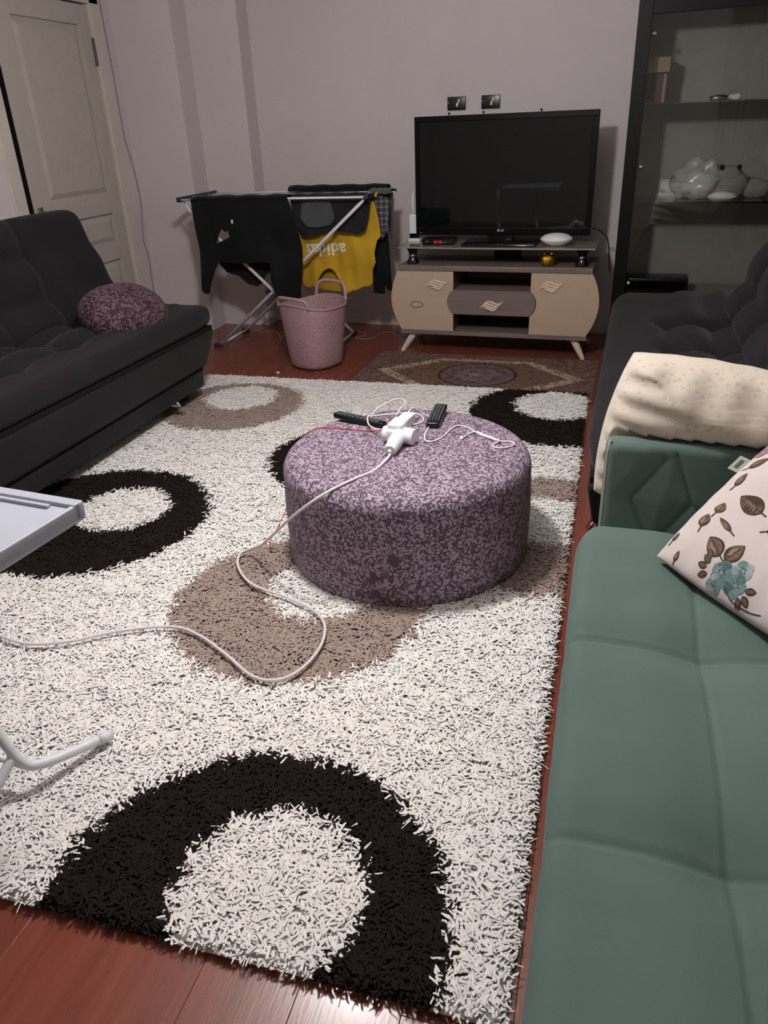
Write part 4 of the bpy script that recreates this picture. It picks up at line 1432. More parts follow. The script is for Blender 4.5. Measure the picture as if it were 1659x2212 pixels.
# ================================================================== DRYING RACK + CLOTHES
def rack():
    t = thing('drying_rack', 'folding white drying rack with navy ends holding wet clothes', 'drying rack', (-2.17, 5.15, 0))
    ox, oy = 2.17, -5.15
    def L(p):
        return (p[0] + ox, p[1] + oy, p[2])
    Z = 0.985
    XA, XB = -2.80, -1.50
    for x_, zz in ((XA, 0.99), (XB, 0.99)):
        MB().rbox(L((x_, 5.15, zz + 0.004)), (0.014, 0.275, 0.016), 0.006, 2).obj('end_bar', 'navy', t, smooth=True)
    for k in range(9):
        y_ = 4.895 + k * 0.063
        r_ = 0.0075 if k in (0, 8) else 0.0036
        sag = 0.0 if k in (0, 8) else -0.012
        MB().tube([L((XA, y_, 0.992)), L((-2.15, y_, 0.992 + sag)), L((XB, y_, 0.992))], r_, 8).obj('rail', 'white_metal', t, smooth=True)
    for y_ in (4.925, 5.385):
        MB().tube([L((-1.525, y_, 0.975)), L((-1.56, y_, 0.945)), L((-2.66, y_, 0.014))], [0.007, 0.0115, 0.0115], 10).obj('leg', 'white_metal', t, smooth=True)
        MB().tube([L((-2.79, y_ + 0.012, 0.975)), L((-2.76, y_ + 0.012, 0.925)), L((-1.80, y_ + 0.012, 0.014))], [0.007, 0.0115, 0.0115], 10).obj('leg', 'white_metal', t, smooth=True)
        MB().rbox(L((-1.79, y_, 0.012)), (0.018, 0.018, 0.012), 0.006, 2).obj('foot_cap', 'black_rubber', t, smooth=True)
        MB().rbox(L((-2.675, y_, 0.014)), (0.028, 0.018, 0.014), 0.006, 2).obj('foot_cap', 'navy', t, smooth=True)
        MB().lathe([(0, -0.02), (0.012, -0.02), (0.012, 0.02), (0, 0.02)], 12).obj('hinge_pin', 'navy', t).matrix_local = Matrix.Translation(L((-2.25, y_ + 0.006, 0.4))) @ Matrix.Rotation(PI / 2, 4, 'X')
    MB().tube([L((-1.80, 4.937, 0.016)), L((-1.80, 5.397, 0.016))], 0.010, 8).obj('foot_bar', 'white_metal', t, smooth=True)
    MB().tube([L((-2.65, 4.925, 0.022)), L((-2.65, 5.385, 0.022))], 0.010, 8).obj('foot_bar', 'white_metal', t, smooth=True)
rack()

YREF = 4.88
def sc(pts, Y):
    k = Y / YREF
    return [(x * k, 1.4 - (1.4 - z) * k) for x, z in pts]
def folds(y, amp, fx, seed, hang=0.99, gather=0.0):
    def f(Q):
        x, z = Q[:, 0], Q[:, 1]
        d = np.clip((hang - z) / 0.3, 0, 1)
        yy = y - amp * d * (0.6 * np.sin(x * fx + seed) + 0.4 * np.sin(x * fx * 2.3 + seed * 2 + z * 6)) - 0.012 * d * np.sin(z * 14 + seed + x * 9)
        return np.stack([x, yy, z], 1)
    return f
def garment(parent, name, poly, Y, mat, amp=0.012, fx=30, seed=1.0, holes=(), thick=0.004, step=0.012):
    P = sc(poly, Y)
    hs = [sc(h, Y) for h in holes]
    mb = sheet(P, step, folds(Y, amp, fx, seed), thick, hs)
    return mb.obj(name, mat, parent, smooth=True)
def hanger(parent, name, x0, x1, ya, yb, z, mat, drop=0.02):
    """cloth turned over the rails: a saddle between front and back panels"""
    mb = MB()
    n = 10
    pts = []
    for k in range(n + 1):
        a = PI * k / n
        pts.append(((ya + yb) / 2 - (yb - ya) / 2 * math.cos(a), z - drop + drop * math.sin(a)))
    m = 14
    vs, fs = [], []
    for i in range(m + 1):
        x = x0 + (x1 - x0) * i / m
        for lay in (0, 1):
            for (y_, z_) in pts:
                vs.append((x, y_, z_ + (0.0 if lay else 0.005) + 0.003 * math.sin(i * 1.7)))
    q = n + 1
    for i in range(m):
        for lay in (0, 1):
            for k in range(n):
                a = i * 2 * q + lay * q + k
                b = (i + 1) * 2 * q + lay * q + k
                fs.append((a, a + 1, b + 1, b))
    for i in (0, m):
        for k in range(n):
            a = i * 2 * q + k
            fs.append((a, a + 1, a + 1 + q, a + q))
    mb.add(vs, fs)
    return mb.obj(name, mat, parent, smooth=True)

# black sweater, upside down over the near rails
t = thing('black_sweater', 'black long-sleeved sweater hanging at the left end of the drying rack', 'sweater', (0, 0, 0), 0, 'clothes on the drying rack')
body = [(-2.712, 0.998), (-2.705, 0.85), (-2.70, 0.70), (-2.71, 0.55), (-2.722, 0.41), (-2.70, 0.385), (-2.655, 0.392), (-2.635, 0.46), (-2.60, 0.55), (-2.568, 0.60), (-2.47, 0.59), (-2.36, 0.592), (-2.25, 0.60), (-2.178, 0.60),
        (-2.182, 0.48), (-2.165, 0.372), (-2.07, 0.352), (-1.982, 0.372), (-1.968, 0.55), (-1.955, 0.70), (-1.975, 0.85), (-2.024, 0.998)]
hole = [(-2.556, 0.716), (-2.530, 0.775), (-2.508, 0.815), (-2.487, 0.790), (-2.472, 0.806), (-2.456, 0.762), (-2.495, 0.745)]
garment(t, 'front', body, 4.862, 'black_cloth', 0.014, 17, 1.0, [hole])
hanger(t, 'fold', -2.70, -2.02, 4.858, 4.99, 1.012, 'black_cloth')
back = [(-2.66, 1.0), (-2.64, 0.80), (-2.565, 0.80), (-2.575, 0.60), (-2.52, 0.53), (-2.43, 0.505), (-2.375, 0.455), (-2.30, 0.440), (-2.245, 0.47), (-2.22, 0.52), (-2.172, 0.545), (-2.10, 0.62), (-2.07, 0.80), (-2.07, 1.0)]
garment(t, 'back', back, 4.985, 'brown_cloth', 0.010, 14, 2.0, [[(-2.58, 0.70), (-2.51, 0.84), (-2.44, 0.82), (-2.43, 0.74), (-2.49, 0.70)]])
garment(t, 'label_patch', [(-2.435, 0.868), (-2.420, 0.868), (-2.424, 0.842), (-2.434, 0.846)], 4.846, 'print_white', 0, 1, 0, step=0.006)
# charcoal shorts
t = thing('charcoal_shorts', 'charcoal shorts with grey pocket panel hung over the mustard shirt', 'shorts', (0, 0, 0), 0, 'clothes on the drying rack')
sh = [(-2.005, 1.0), (-1.995, 0.90), (-1.965, 0.82), (-1.945, 0.778), (-1.86, 0.765), (-1.80, 0.785), (-1.72, 0.80), (-1.64, 0.79), (-1.56, 0.775), (-1.515, 0.80), (-1.49, 0.88), (-1.475, 0.96), (-1.50, 1.0)]
garment(t, 'front', sh, 4.968, 'denim', 0.012, 22, 0.5)
garment(t, 'pocket', [(-1.925, 0.965), (-1.83, 0.975), (-1.735, 0.965), (-1.71, 0.87), (-1.745, 0.83), (-1.83, 0.815), (-1.90, 0.82), (-1.945, 0.87)], 4.952, 'denim_grey', 0.012, 22, 0.5)
hanger(t, 'waistband', -2.03, -1.53, 4.965, 5.05, 1.008, 'denim')
# mustard t-shirt, upside down
t = thing('yellow_shirt', 'mustard yellow t-shirt with white lettering hanging upside down', 'shirt', (0, 0, 0), 0, 'clothes on the drying rack')
fr = [(-1.97, 0.97), (-1.972, 0.737), (-1.985, 0.60), (-1.992, 0.50), (-1.955, 0.45), (-1.925, 0.43), (-1.895, 0.445), (-1.865, 0.43), (-1.850, 0.49), (-1.815, 0.545), (-1.775, 0.566), (-1.745, 0.548), (-1.715, 0.490), (-1.685, 0.43),
      (-1.665, 0.398), (-1.63, 0.42), (-1.585, 0.428), (-1.545, 0.450), (-1.505, 0.448), (-1.485, 0.47), (-1.478, 0.55), (-1.45, 0.605), (-1.456, 0.66), (-1.44, 0.735), (-1.415, 0.76), (-1.425, 0.86), (-1.45, 0.97)]
YT = 5.03
g = garment(t, 'front', fr, YT, 'yellow', 0.014, 26, 0.3)
bk = [(-1.955, 0.97), (-1.97, 0.52), (-1.90, 0.44), (-1.80, 0.425), (-1.70, 0.415), (-1.65, 0.45), (-1.55, 0.50), (-1.50, 0.60), (-1.47, 0.97)]
garment(t, 'back', bk, YT + 0.06, 'yellow_in', 0.008, 14, 1.3)
hanger(t, 'hem', -2.00, -1.47, YT - 0.005, YT + 0.065, 1.004, 'yellow')
me = text_mesh('adidas', 0.135, 0.0028)
n = len(me.vertices)
co = np.empty(n * 3)
me.vertices.foreach_get('co', co)
co = co.reshape(-1, 3)
wtx = co[:, 0].max() - co[:, 0].min()
s_ = 0.292 / wtx
xx = -co[:, 0] * s_
zz = -co[:, 1] * s_ * 0.95
kY = YT / YREF
cxt, czt = -1.789 * kY, 1.4 - (1.4 - 0.685) * kY
X2 = cxt + xx
Z2 = czt + zz + (xx * 0.03)
base = folds(YT, 0.014, 26, 0.3)(np.stack([X2, Z2], 1))
base[:, 1] -= 0.0035 + co[:, 2] * 1.0
me.vertices.foreach_set('co', base.ravel())
me.materials.append(M['print_white'])
me.update()
o = bpy.data.objects.new('lettering', me)
COL.objects.link(o)
o.parent = t
# dark trousers and plaid shirt at the right end
t = thing('black_trousers', 'black trousers hanging at the right end of the drying rack', 'trousers', (0, 0, 0), 0, 'clothes on the drying rack')
garment(t, 'front', [(-1.43, 0.985), (-1.44, 0.80), (-1.46, 0.60), (-1.478, 0.414), (-1.43, 0.402), (-1.405, 0.405), (-1.395, 0.46), (-1.38, 0.43), (-1.345, 0.425), (-1.352, 0.60), (-1.372, 0.80), (-1.385, 0.985)], 5.12, 'black_cloth', 0.012, 40, 1.1)
hanger(t, 'waist', -1.50, -1.455, 5.12, 5.28, 1.004, 'black_cloth')
t = thing('plaid_shirt', 'grey plaid shirt draped over the right end bar of the rack', 'shirt', (0, 0, 0), 0, 'clothes on the drying rack')
garment(t, 'front', [(-1.500, 0.995), (-1.478, 0.93), (-1.452, 0.85), (-1.440, 0.765), (-1.405, 0.74), (-1.372, 0.78), (-1.352, 0.88), (-1.348, 0.985), (-1.40, 1.0)], 5.075, 'plaid', 0.010, 40, 2.2)
garment(t, 'sleeve', [(-1.372, 1.012), (-1.368, 0.90), (-1.362, 0.80), (-1.348, 0.74), (-1.330, 0.76), (-1.326, 0.90), (-1.322, 1.020)], 5.19, 'charcoal_cloth', 0.008, 40, 0.2)
hanger(t, 'collar', -1.545, -1.40, 5.06, 5.26, 1.016, 'charcoal_cloth')
# dark towel over the far rails
t = thing('dark_towel', 'dark towel laid along the far rails of the drying rack', 'towel', (0, 0, 0), 0, 'clothes on the drying rack')
hanger(t, 'fold', -2.20, -1.49, 5.33, 5.445, 1.030, 'black_cloth', 0.03)
garment(t, 'front', [(-2.00, 1.002), (-2.00, 0.93), (-1.80, 0.92), (-1.55, 0.925), (-1.36, 0.93), (-1.36, 1.008)], 5.33, 'black_cloth', 0.006, 20, 0.4)

# ================================================================== LAUNDRY BASKET
def basket():
    t = thing('laundry_basket', 'pale pink perforated laundry basket with two handles under the rack', 'basket', (-1.800, 4.605, 0.0), math.radians(66))
    n = 72
    rx0, ry0, rx1, ry1, hh = 0.158, 0.152, 0.196, 0.200, 0.388
    def rim(a):
        return hh + 0.030 * abs(math.cos(a)) ** 3
    levels = [0.0, 0.012, 0.03, 0.08, 0.15, 0.22, 0.29, 0.35, 1.0]
    vs, fs = [], []
    def P(a, f, inset=0.0):
        z = f
        k = min(1, z / hh)
        ex = 2 / 2.5
        c, s_ = math.cos(a), math.sin(a)
        rx = rx0 + (rx1 - rx0) * k - inset
        ry = ry0 + (ry1 - ry0) * k - inset
        if z < 0.03:
            d = 0.03 * (1 - math.sqrt(max(0, 1 - (1 - z / 0.03) ** 2)))
            rx -= d
            ry -= d
        return (rx * math.copysign(abs(c) ** ex, c), ry * math.copysign(abs(s_) ** ex, s_), z)
    m = len(levels)
    for lay, ins in ((0, 0.0), (1, 0.005)):
        for i in range(n):
            a = 2 * PI * i / n
            for j, l in enumerate(levels):
                z = rim(a) if l == 1.0 else l
                vs.append(P(a, max(z, 0.004 * lay), ins))
    for lay in (0, 1):
        o = lay * n * m
        for i in range(n):
            i2 = (i + 1) % n
            for j in range(m - 1):
                fs.append((o + i * m + j, o + i2 * m + j, o + i2 * m + j + 1, o + i * m + j + 1))
        fs.append(tuple(o + i * m for i in range(n)))
    for i in range(n):
        i2 = (i + 1) % n
        fs.append((i * m + m - 1, i2 * m + m - 1, n * m + i2 * m + m - 1, n * m + i * m + m - 1))
    MB().add(vs, fs).obj('tub', 'pink', t, smooth=True, sharp=60)
    pts = [P(2 * PI * i / n, rim(2 * PI * i / n), 0.0) for i in range(n)]
    MB().tube(pts, 0.006, 8, closed=True).obj('rim', 'pink_plain', t, smooth=True)
    for s_, hs in ((0, 0.98), (PI, 0.55)):
        hp = []
        for a_, z_ in ((-0.62, 0.0), (-0.58, 0.04), (-0.50, 0.085), (-0.25, 0.105), (0.25, 0.105), (0.50, 0.085), (0.58, 0.04), (0.62, 0.0)):
            p = P(s_ + a_, hh, -0.004)
            hp.append((p[0], p[1], hh + 0.012 + z_ * hs))
        MB().tube(catmull(hp, 5), 0.0115, 10, flat=0.8).obj('handle', 'pink_plain', t, smooth=True)
basket()

tag(crumple((-1.982, 4.372, 0.0), (0.014, 0.009, 0.007), 44, 0.3, 12, 8).obj('paper_scrap', 'paper', smooth=True), 'tiny white paper scrap on the floor in front of the pink basket', 'scrap')
for pts, lb in (([(-2.80, 5.56), (-2.66, 5.42), (-2.54, 5.36), (-2.46, 5.43), (-2.36, 5.30), (-2.29, 5.16)], 'thin pale wire lying on the floor left of the pink basket'),
                ([(-1.80, 5.50), (-1.70, 5.40), (-1.76, 5.30), (-1.68, 5.27), (-1.62, 5.33), (-1.60, 5.45), (-1.545, 5.50), (-1.49, 5.42), (-1.40, 5.37), (-1.30, 5.45)], 'thin pale wire curling on the floor between basket and TV stand')):
    tag(MB().tube(catmull([(x, y, 0.003) for x, y in pts], 8), 0.0022, 6).obj('floor_wire', 'grey_cable', smooth=True), lb, 'wire')

# ================================================================== GREEN SOFA
def green_sofa():
    t = thing('green_sofa', 'sea green velvet sofa with stitched seat on the right', 'sofa', (0.40, 0.65, 0.0))
    X0, Y0 = 0.40, 0.65
    x0, x1 = -0.022, 0.80
    y0, y1 = -0.75, 1.875
    c = ((x0 + x1) / 2 - X0, (y0 + y1) / 2 - Y0, 0.335)
    h = ((x1 - x0) / 2, (y1 - y0) / 2, 0.105)
    gx = 0.245 - (x0 + x1) / 2
    gys = [1.352 - (y0 + y1) / 2, 0.842 - (y0 + y1) / 2, 0.33 - (y0 + y1) / 2, -0.18 - (y0 + y1) / 2]
    def fn(P, Nn):
        Q = P.copy()
        tw = np.clip(Nn[:, 2], 0, 1)
        fw = np.clip(-Nn[:, 0], 0, 1)
        dx = np.abs(P[:, 0] - gx)
        dy = np.min(np.abs(P[:, 1][:, None] - np.array(gys)), axis=1)
        Q[:, 2] += tw * (-0.0060 * np.exp(-(dx / 0.0055) ** 2) - 0.0075 * np.exp(-(dy / 0.0055) ** 2)
                         - 0.010 * np.exp(-(dx / 0.05) ** 2) - 0.012 * np.exp(-(dy / 0.06) ** 2) - 0.012 * np.exp(-(dx ** 2 + dy ** 2) / 0.09 ** 2))
        Q[:, 2] += tw * 0.008 * np.minimum(dy / 0.2, 1)
        Q[:, 0] += fw * 0.004 * np.exp(-(dy / 0.05) ** 2)
        # soft far end
        e = np.clip((P[:, 1] - (h[1] - 0.14)) / 0.14, 0, 1) ** 2
        Q[:, 0] += e * 0.035 * np.clip(-P[:, 0] / h[0], 0, 1)
        Q[:, 2] -= tw * e * 0.012
        return Q
    # finer sampling close to the seams
    MB().rbox(c, h, 0.045, 6, (130, 330, 2), fn).obj('seat_cushion', 'green', t, smooth=True)
    MB().rbox((c[0] + 0.02, c[1], 0.16), (h[0] - 0.03, h[1] - 0.01, 0.075), 0.015, 2).obj('base', 'green_plain', t, smooth=True)
    for px in (-0.36, 0.36):
        for py in (-1.3, 1.1):
            MB().tube([(px, py, 0.0), (px, py, 0.09)], [0.016, 0.024], 12).obj('leg', 'black_lacquer', t, smooth=True, sharp=40)
    # far arm
    ay0, ay1 = 1.862, 1.926
    ax0, ax1 = 0.030, 1.05
    az = 0.648
    ac = ((ax0 + ax1) / 2 - X0, (ay0 + ay1) / 2 - Y0, (0.09 + az) / 2)
    ah = ((ax1 - ax0) / 2, (ay1 - ay0) / 2, (az - 0.09) / 2)
    # diamond stitching on the face: grooves along diagonal lines
    segs = [((0.180, 0.612), (0.104, 0.504)), ((0.104, 0.504), (0.165, 0.385)), ((0.165, 0.385), (0.255, 0.505)), ((0.255, 0.505), (0.205, 0.625)),
            ((0.255, 0.505), (0.36, 0.385)), ((0.36, 0.62), (0.43, 0.505)), ((0.43, 0.505), (0.36, 0.385))]
    def afn(P, Nn):
        Q = P.copy()
        fw = np.clip(-Nn[:, 1], 0, 1)
        wx = P[:, 0] + (ax0 + ax1) / 2
        wz = P[:, 2] + (0.09 + az) / 2
        best = np.full(len(P), 1e9)
        for a, b in segs:
            a = np.array(a)
            d = np.array(b) - a
            pt = np.stack([wx, wz], 1)
            tt = np.clip(((pt - a) @ d) / (d @ d), 0, 1)
            q = a + tt[:, None] * d
            best = np.minimum(best, np.linalg.norm(pt - q, axis=1))
        Q[:, 1] += fw * (0.004 * np.exp(-(best / 0.0045) ** 2) - 0.0045 * np.minimum(best / 0.05, 1))
        Q[:, 1] += 0.055 * np.clip((wz - 0.40) / 0.262, 0, 1.2)
        return Q
    MB().rbox(ac, ah, 0.022, 4, (200, 1, 100), afn).obj('armrest', 'green_plain', t, smooth=True)
    # pale piping down the arm's front edge
    MB().tube([(0.036 - X0, ay0 + 0.004 - Y0, 0.10), (0.036 - X0, ay0 + 0.003 - Y0, 0.40), (0.036 - X0, ay0 + 0.050 - Y0, 0.62), (0.040 - X0, ay0 + 0.061 - Y0, 0.652)], 0.0035, 6).obj('piping', 'green_piping', t, smooth=True)
    # backrest along the wall
    MB().rbox((0.90 - X0, (y0 + 1.86) / 2 - Y0, 0.62), (0.11, (1.86 - y0) / 2, 0.26), 0.06, 4, (1, 20, 6)).obj('backrest', 'green_plain', t, smooth=True)
    MB().rbox((ac[0], y0 - 0.05 - Y0, ac[2]), ah, 0.022, 3).obj('armrest', 'green_plain', t, smooth=True)
    return t
green_sofa()

# cream pillow propped between the dark sofa and the green arm
def soft_pillow(W2, H2, T, seed, nx=64, ny=48, pinch=0.5, wr=1.0, bow=0.05):
    """surface function (u,v in -1..1, side) -> local point; W2,H2 half sizes, T half thickness"""
    r_ = np.random.RandomState(seed)
    ph = r_.uniform(0, 6.28, 12)
    def S(u, v, side):
        u = np.asarray(u, float)
        v = np.asarray(v, float)
        # sides bow inwards between the corners
        x = W2 * u * (1 - bow * (1 - v ** 2))
        y = H2 * v * (1 - bow * (1 - u ** 2))
        g = (np.clip(1 - np.abs(u) ** 2.6, 0, 1) * np.clip(1 - np.abs(v) ** 2.6, 0, 1)) ** pinch
        edge = np.exp(-((1 - np.abs(u)) / 0.18)) + np.exp(-((1 - np.abs(v)) / 0.22))
        wrk = wr * (0.006 * np.sin(9 * v + 4 * u + ph[0]) * np.sin(3 * u + ph[1]) + 0.010 * edge * g * np.sin(22 * v * (np.abs(u) > np.abs(v)) + 22 * u * (np.abs(u) <= np.abs(v)) + ph[2]))
        z = side * (T * g) + wrk * np.minimum(g * 2, 1)
        return np.stack([x, y, z], -1)
    vs, fs = [], []
    us = np.sin(np.linspace(-PI / 2, PI / 2, nx + 1))
    vv = np.sin(np.linspace(-PI / 2, PI / 2, ny + 1))
    U, V = np.meshgrid(us, vv, indexing='ij')
    A = S(U, V, 1.0).reshape(-1, 3)
    B = S(U, V, -1.0).reshape(-1, 3)
    m = ny + 1
    N0 = len(A)
    def idb(i, j):
        if i in (0, nx) or j in (0, ny):
            return i * m + j
        return N0 + i * m + j
    for i in range(nx):
        for j in range(ny):
            fs.append((i * m + j, (i + 1) * m + j, (i + 1) * m + j + 1, i * m + j + 1))
            fs.append((idb(i, j), idb(i, j + 1), idb(i + 1, j + 1), idb(i + 1, j)))
    mb = MB().add(np.concatenate([A, B]), fs)
    return mb, S

def drop_loose(mb):
    used = sorted({i for f in mb.f for i in f})
    mp = {a: k for k, a in enumerate(used)}
    mb.v = [mb.v[a] for a in used]
    mb.f = [tuple(mp[i] for i in f) for f in mb.f]
    return mb

mb, S = soft_pillow(0.345, 0.205, 0.150, 5, 110, 80, 0.36, 1.5, -0.07)
o = drop_loose(mb).obj('cream_pillow', 'cream_cloth', smooth=True, recentre=False)
# local x -> along the arm, local y -> up and back, local z -> towards the viewer
ex_ = Vector((0.983, 0.0, -0.165)).normalized()
up_ = Vector((0.165, -0.02, 0.983))
up_ = (up_ - ex_ * up_.dot(ex_)).normalized()
nz_ = ex_.cross(up_)
R4 = Matrix((ex_, up_, nz_)).transposed().to_4x4()
o.matrix_world = Matrix.Translation((0.385, 2.065, 0.582)) @ R4
mw = o.matrix_world.copy()
mi = mw.inverted()
for v in o.data.vertices:
    p = mw @ v.co
    back = 1.990 + 0.004
    top_ = 0.655
    if p.y < back and p.z < top_ and p.x > 0.028:
        p.y = back      # squeezed behind the arm
        v.co = mi @ p
tag(o, 'rumpled cream pillow propped behind the green sofa arm', 'pillow')

# floral cushion
def floral():
    W2 = 0.225
    b = Vector((0.615, -0.788, 0.0)).normalized()
    th = math.radians(36)
    pp = Vector((-b.y, b.x, 0))
    e = pp * math.cos(th) + Vector((0, 0, 1)) * math.sin(th)
    nrm = b.cross(e)
    if nrm.z < 0:
        nrm = -nrm
    C = Vector((0.178, 1.668, 0.452))
    cen = C + b * W2 + e * W2 * 0.98 + Vector((0, 0, 0.018))
    t = thing('floral_cushion', 'pale cushion printed with brown leaves and blue-green flowers on the green sofa', 'cushion')
    t.matrix_world = Matrix.Translation(cen) @ Matrix((b, e, nrm)).transposed().to_4x4()
    mb, S = soft_pillow(W2 * 1.03, W2 * 1.03, 0.060, 8, 56, 56, 0.45, 0.55, -0.03)
    drop_loose(mb).obj('cover', 'floral_base', t, smooth=True)
    # printed motifs, laid on the cushion surface: (u,v) in -1..1
    V, F, Cc = [], [], []
    def flush(name):
        if V:
            q = MB().add(V, F).obj(name, 'print', t)
            attr_color(q, Cc)
            V.clear()
            F.clear()
            Cc.clear()
    brown, dbr, tan, teal, dteal, pink, pale = [lin(c) for c in ('6f5c4e', '46362f', '8c7a69', '6d8785', '52696a', '9c6f82', '94a19d')]
    lay = [0]
    def surf(u, v):
        lay[0] += 1
        p = S(np.clip(u, -0.985, 0.985), np.clip(v, -0.985, 0.985), 1.0)
        p[..., 2] += 0.0009 + 0.0000045 * (lay[0] % 90)
        return p
    def blade(u0, v0, ang, ln, wd, col, tip=1.0, n=9, skew=0.0):
        """leaf or petal outline as a strip of quads"""
        o0 = len(V)
        f = np.linspace(0, 1, n + 1)
        wv = wd * np.sin(PI * np.clip(f, 0, 1) ** tip) ** 0.8
        cu = u0 + np.cos(ang) * ln * f - np.sin(ang) * skew * np.sin(PI * f)
        cv = v0 + np.sin(ang) * ln * f + np.cos(ang) * skew * np.sin(PI * f)
        for s_ in (-1, 0, 1):
            pass
        rows = []
        L_ = surf(np.concatenate([cu - np.sin(ang) * wv, cu, cu + np.sin(ang) * wv]), np.concatenate([cv + np.cos(ang) * wv, cv, cv - np.cos(ang) * wv]))
        V.extend(map(tuple, L_))
        Cc.extend([col] * len(L_))
        m = n + 1
        for i in range(n):
            F.append((o0 + i, o0 + i + 1, o0 + m + i + 1, o0 + m + i))
            F.append((o0 + m + i, o0 + m + i + 1, o0 + 2 * m + i + 1, o0 + 2 * m + i))
    def stem(pts, wd, col):
        P2 = np.array(catmull(pts, 5))
        d = np.gradient(P2, axis=0)
        d /= np.maximum(np.linalg.norm(d, axis=1), 1e-9)[:, None]
        nn = np.stack([-d[:, 1], d[:, 0]], 1)
        o0 = len(V)
        a = P2 + nn * wd
        b_ = P2 - nn * wd
        m = len(P2)
        L_ = surf(np.concatenate([a[:, 0], b_[:, 0]]), np.concatenate([a[:, 1], b_[:, 1]]))
        V.extend(map(tuple, L_))
        Cc.extend([col] * len(L_))
        for i in range(m - 1):
            F.append((o0 + i, o0 + i + 1, o0 + m + i + 1, o0 + m + i))
    def leaf(u, v, a, ln, wd):
        blade(u, v, a, ln, wd, dbr, 0.8)
        blade(u + 0.02 * math.cos(a), v + 0.02 * math.sin(a), a + 0.05, ln * 0.88, wd * 0.82, brown, 0.8)
        blade(u + ln * 0.2 * math.cos(a) - 0.3 * wd * math.sin(a), v + ln * 0.2 * math.sin(a) + 0.3 * wd * math.cos(a), a - 0.12, ln * 0.55, wd * 0.30, tan, 1.0)
        stem([(u - 0.06 * math.cos(a), v - 0.06 * math.sin(a)), (u + 0.4 * ln * math.cos(a), v + 0.4 * ln * math.sin(a)), (u + 0.8 * ln * math.cos(a), v + 0.8 * ln * math.sin(a))], 0.007, dbr)
    def flower(u, v, r, a0=0.0, c1=teal, c2=dteal):
        for k in range(5):
            a = a0 + 2 * PI * k / 5
            blade(u + 0.01 * math.cos(a), v + 0.01 * math.sin(a), a, r, r * 0.50, c2 if k % 2 else c1, 1.5, 8)
        for k in range(5):
            a = a0 + 2 * PI * k / 5
            blade(u, v, a, r * 0.45, r * 0.12, dteal, 1.0, 5)
        blade(u - 0.02, v, 0, 0.04, 0.02, pale, 1.0, 5)
    # main bouquet
    leaf(-0.31, -0.70, 2.72, 0.25, 0.085)
    flush('printed_leaf')
    leaf(-0.24, -0.72, 1.30, 0.22, 0.085)
    flush('printed_leaf')
    for (u, v, a) in ((-0.36, -0.80, 2.7), (-0.38, -0.77, 2.2), (-0.37, -0.84, 3.2), (-0.33, -0.88, 3.7), (0.10, -0.84, 0.4), (0.11, -0.88, -0.6), (0.08, -0.91, -1.1)):
        blade(u, v, a, 0.105, 0.032, dbr, 0.9)
        blade(u + 0.012 * math.cos(a), v + 0.012 * math.sin(a), a, 0.08, 0.018, brown, 0.9)
        flush('printed_leaf')
    for (u, v, r, a0, c1, c2) in ((-0.19, -0.82, 0.115, 0.3, teal, dteal), (-0.03, -0.71, 0.095, 1.0, pale, teal), (-0.01, -0.845, 0.105, 0.1, teal, dteal), (-0.21, -0.925, 0.085, 0.8, teal, pale)):
        flower(u, v, r, a0, c1, c2)
        flush('printed_flower')
    stem([(-0.08, -0.90), (0.0, -0.95), (0.10, -0.965), (0.24, -0.955), (0.34, -0.93)], 0.005, dbr)
    flush('printed_stem')
    # single leaves and buds over the rest
    for (u, v, a, l_, w_) in ((-0.30, -0.17, 2.92, 0.34, 0.095), (-0.72, -0.55, 1.75, 0.15, 0.065), (-0.70, -0.36, 1.6, 0.13, 0.06), (-0.40, -0.46, 2.8, 0.22, 0.03), (-0.80, -0.02, 1.5, 0.17, 0.045), (-0.92, -0.80, 1.4, 0.10, 0.03),
                              (-0.74, -0.955, 1.6, 0.10, 0.03), (-0.13, -0.30, 0.6, 0.20, 0.07), (-0.20, 0.10, 1.3, 0.25, 0.08), (0.30, -0.50, 1.0, 0.26, 0.09), (0.55, -0.80, 2.0, 0.24, 0.08), (0.30, 0.20, 0.4, 0.28, 0.09),
                              (-0.62, 0.55, 0.4, 0.24, 0.08), (0.10, 0.70, 2.0, 0.26, 0.08), (0.62, 0.45, 1.2, 0.24, 0.08), (0.70, -0.25, 2.4, 0.22, 0.07), (-0.86, 0.22, 0.9, 0.20, 0.05)):
        leaf(u, v, a, l_, w_)
        flush('printed_leaf')
    for (u, v, r) in ((-0.92, 0.46, 0.10), (0.30, -0.10, 0.13), (0.55, 0.75, 0.13)):
        flower(u, v, r, 0.2, pink, pink)
        flush('printed_flower')
    # sewn-in tag on the upper left edge
    p = S(np.array(-0.99), np.array(0.27), 1.0)
    q = MB().rbox((float(p[0]) - 0.016, float(p[1]), float(p[2])), (0.017, 0.022, 0.0012), 0.001, 1).obj('fabric_tag', 'green_piping', t)
    MB().box(float(p[0]) - 0.022, float(p[0]) - 0.010, float(p[1]) - 0.013, float(p[1]) + 0.013, float(p[2]) + 0.0013, float(p[2]) + 0.0017).obj('tag_print', 'denim_grey', q)
floral()

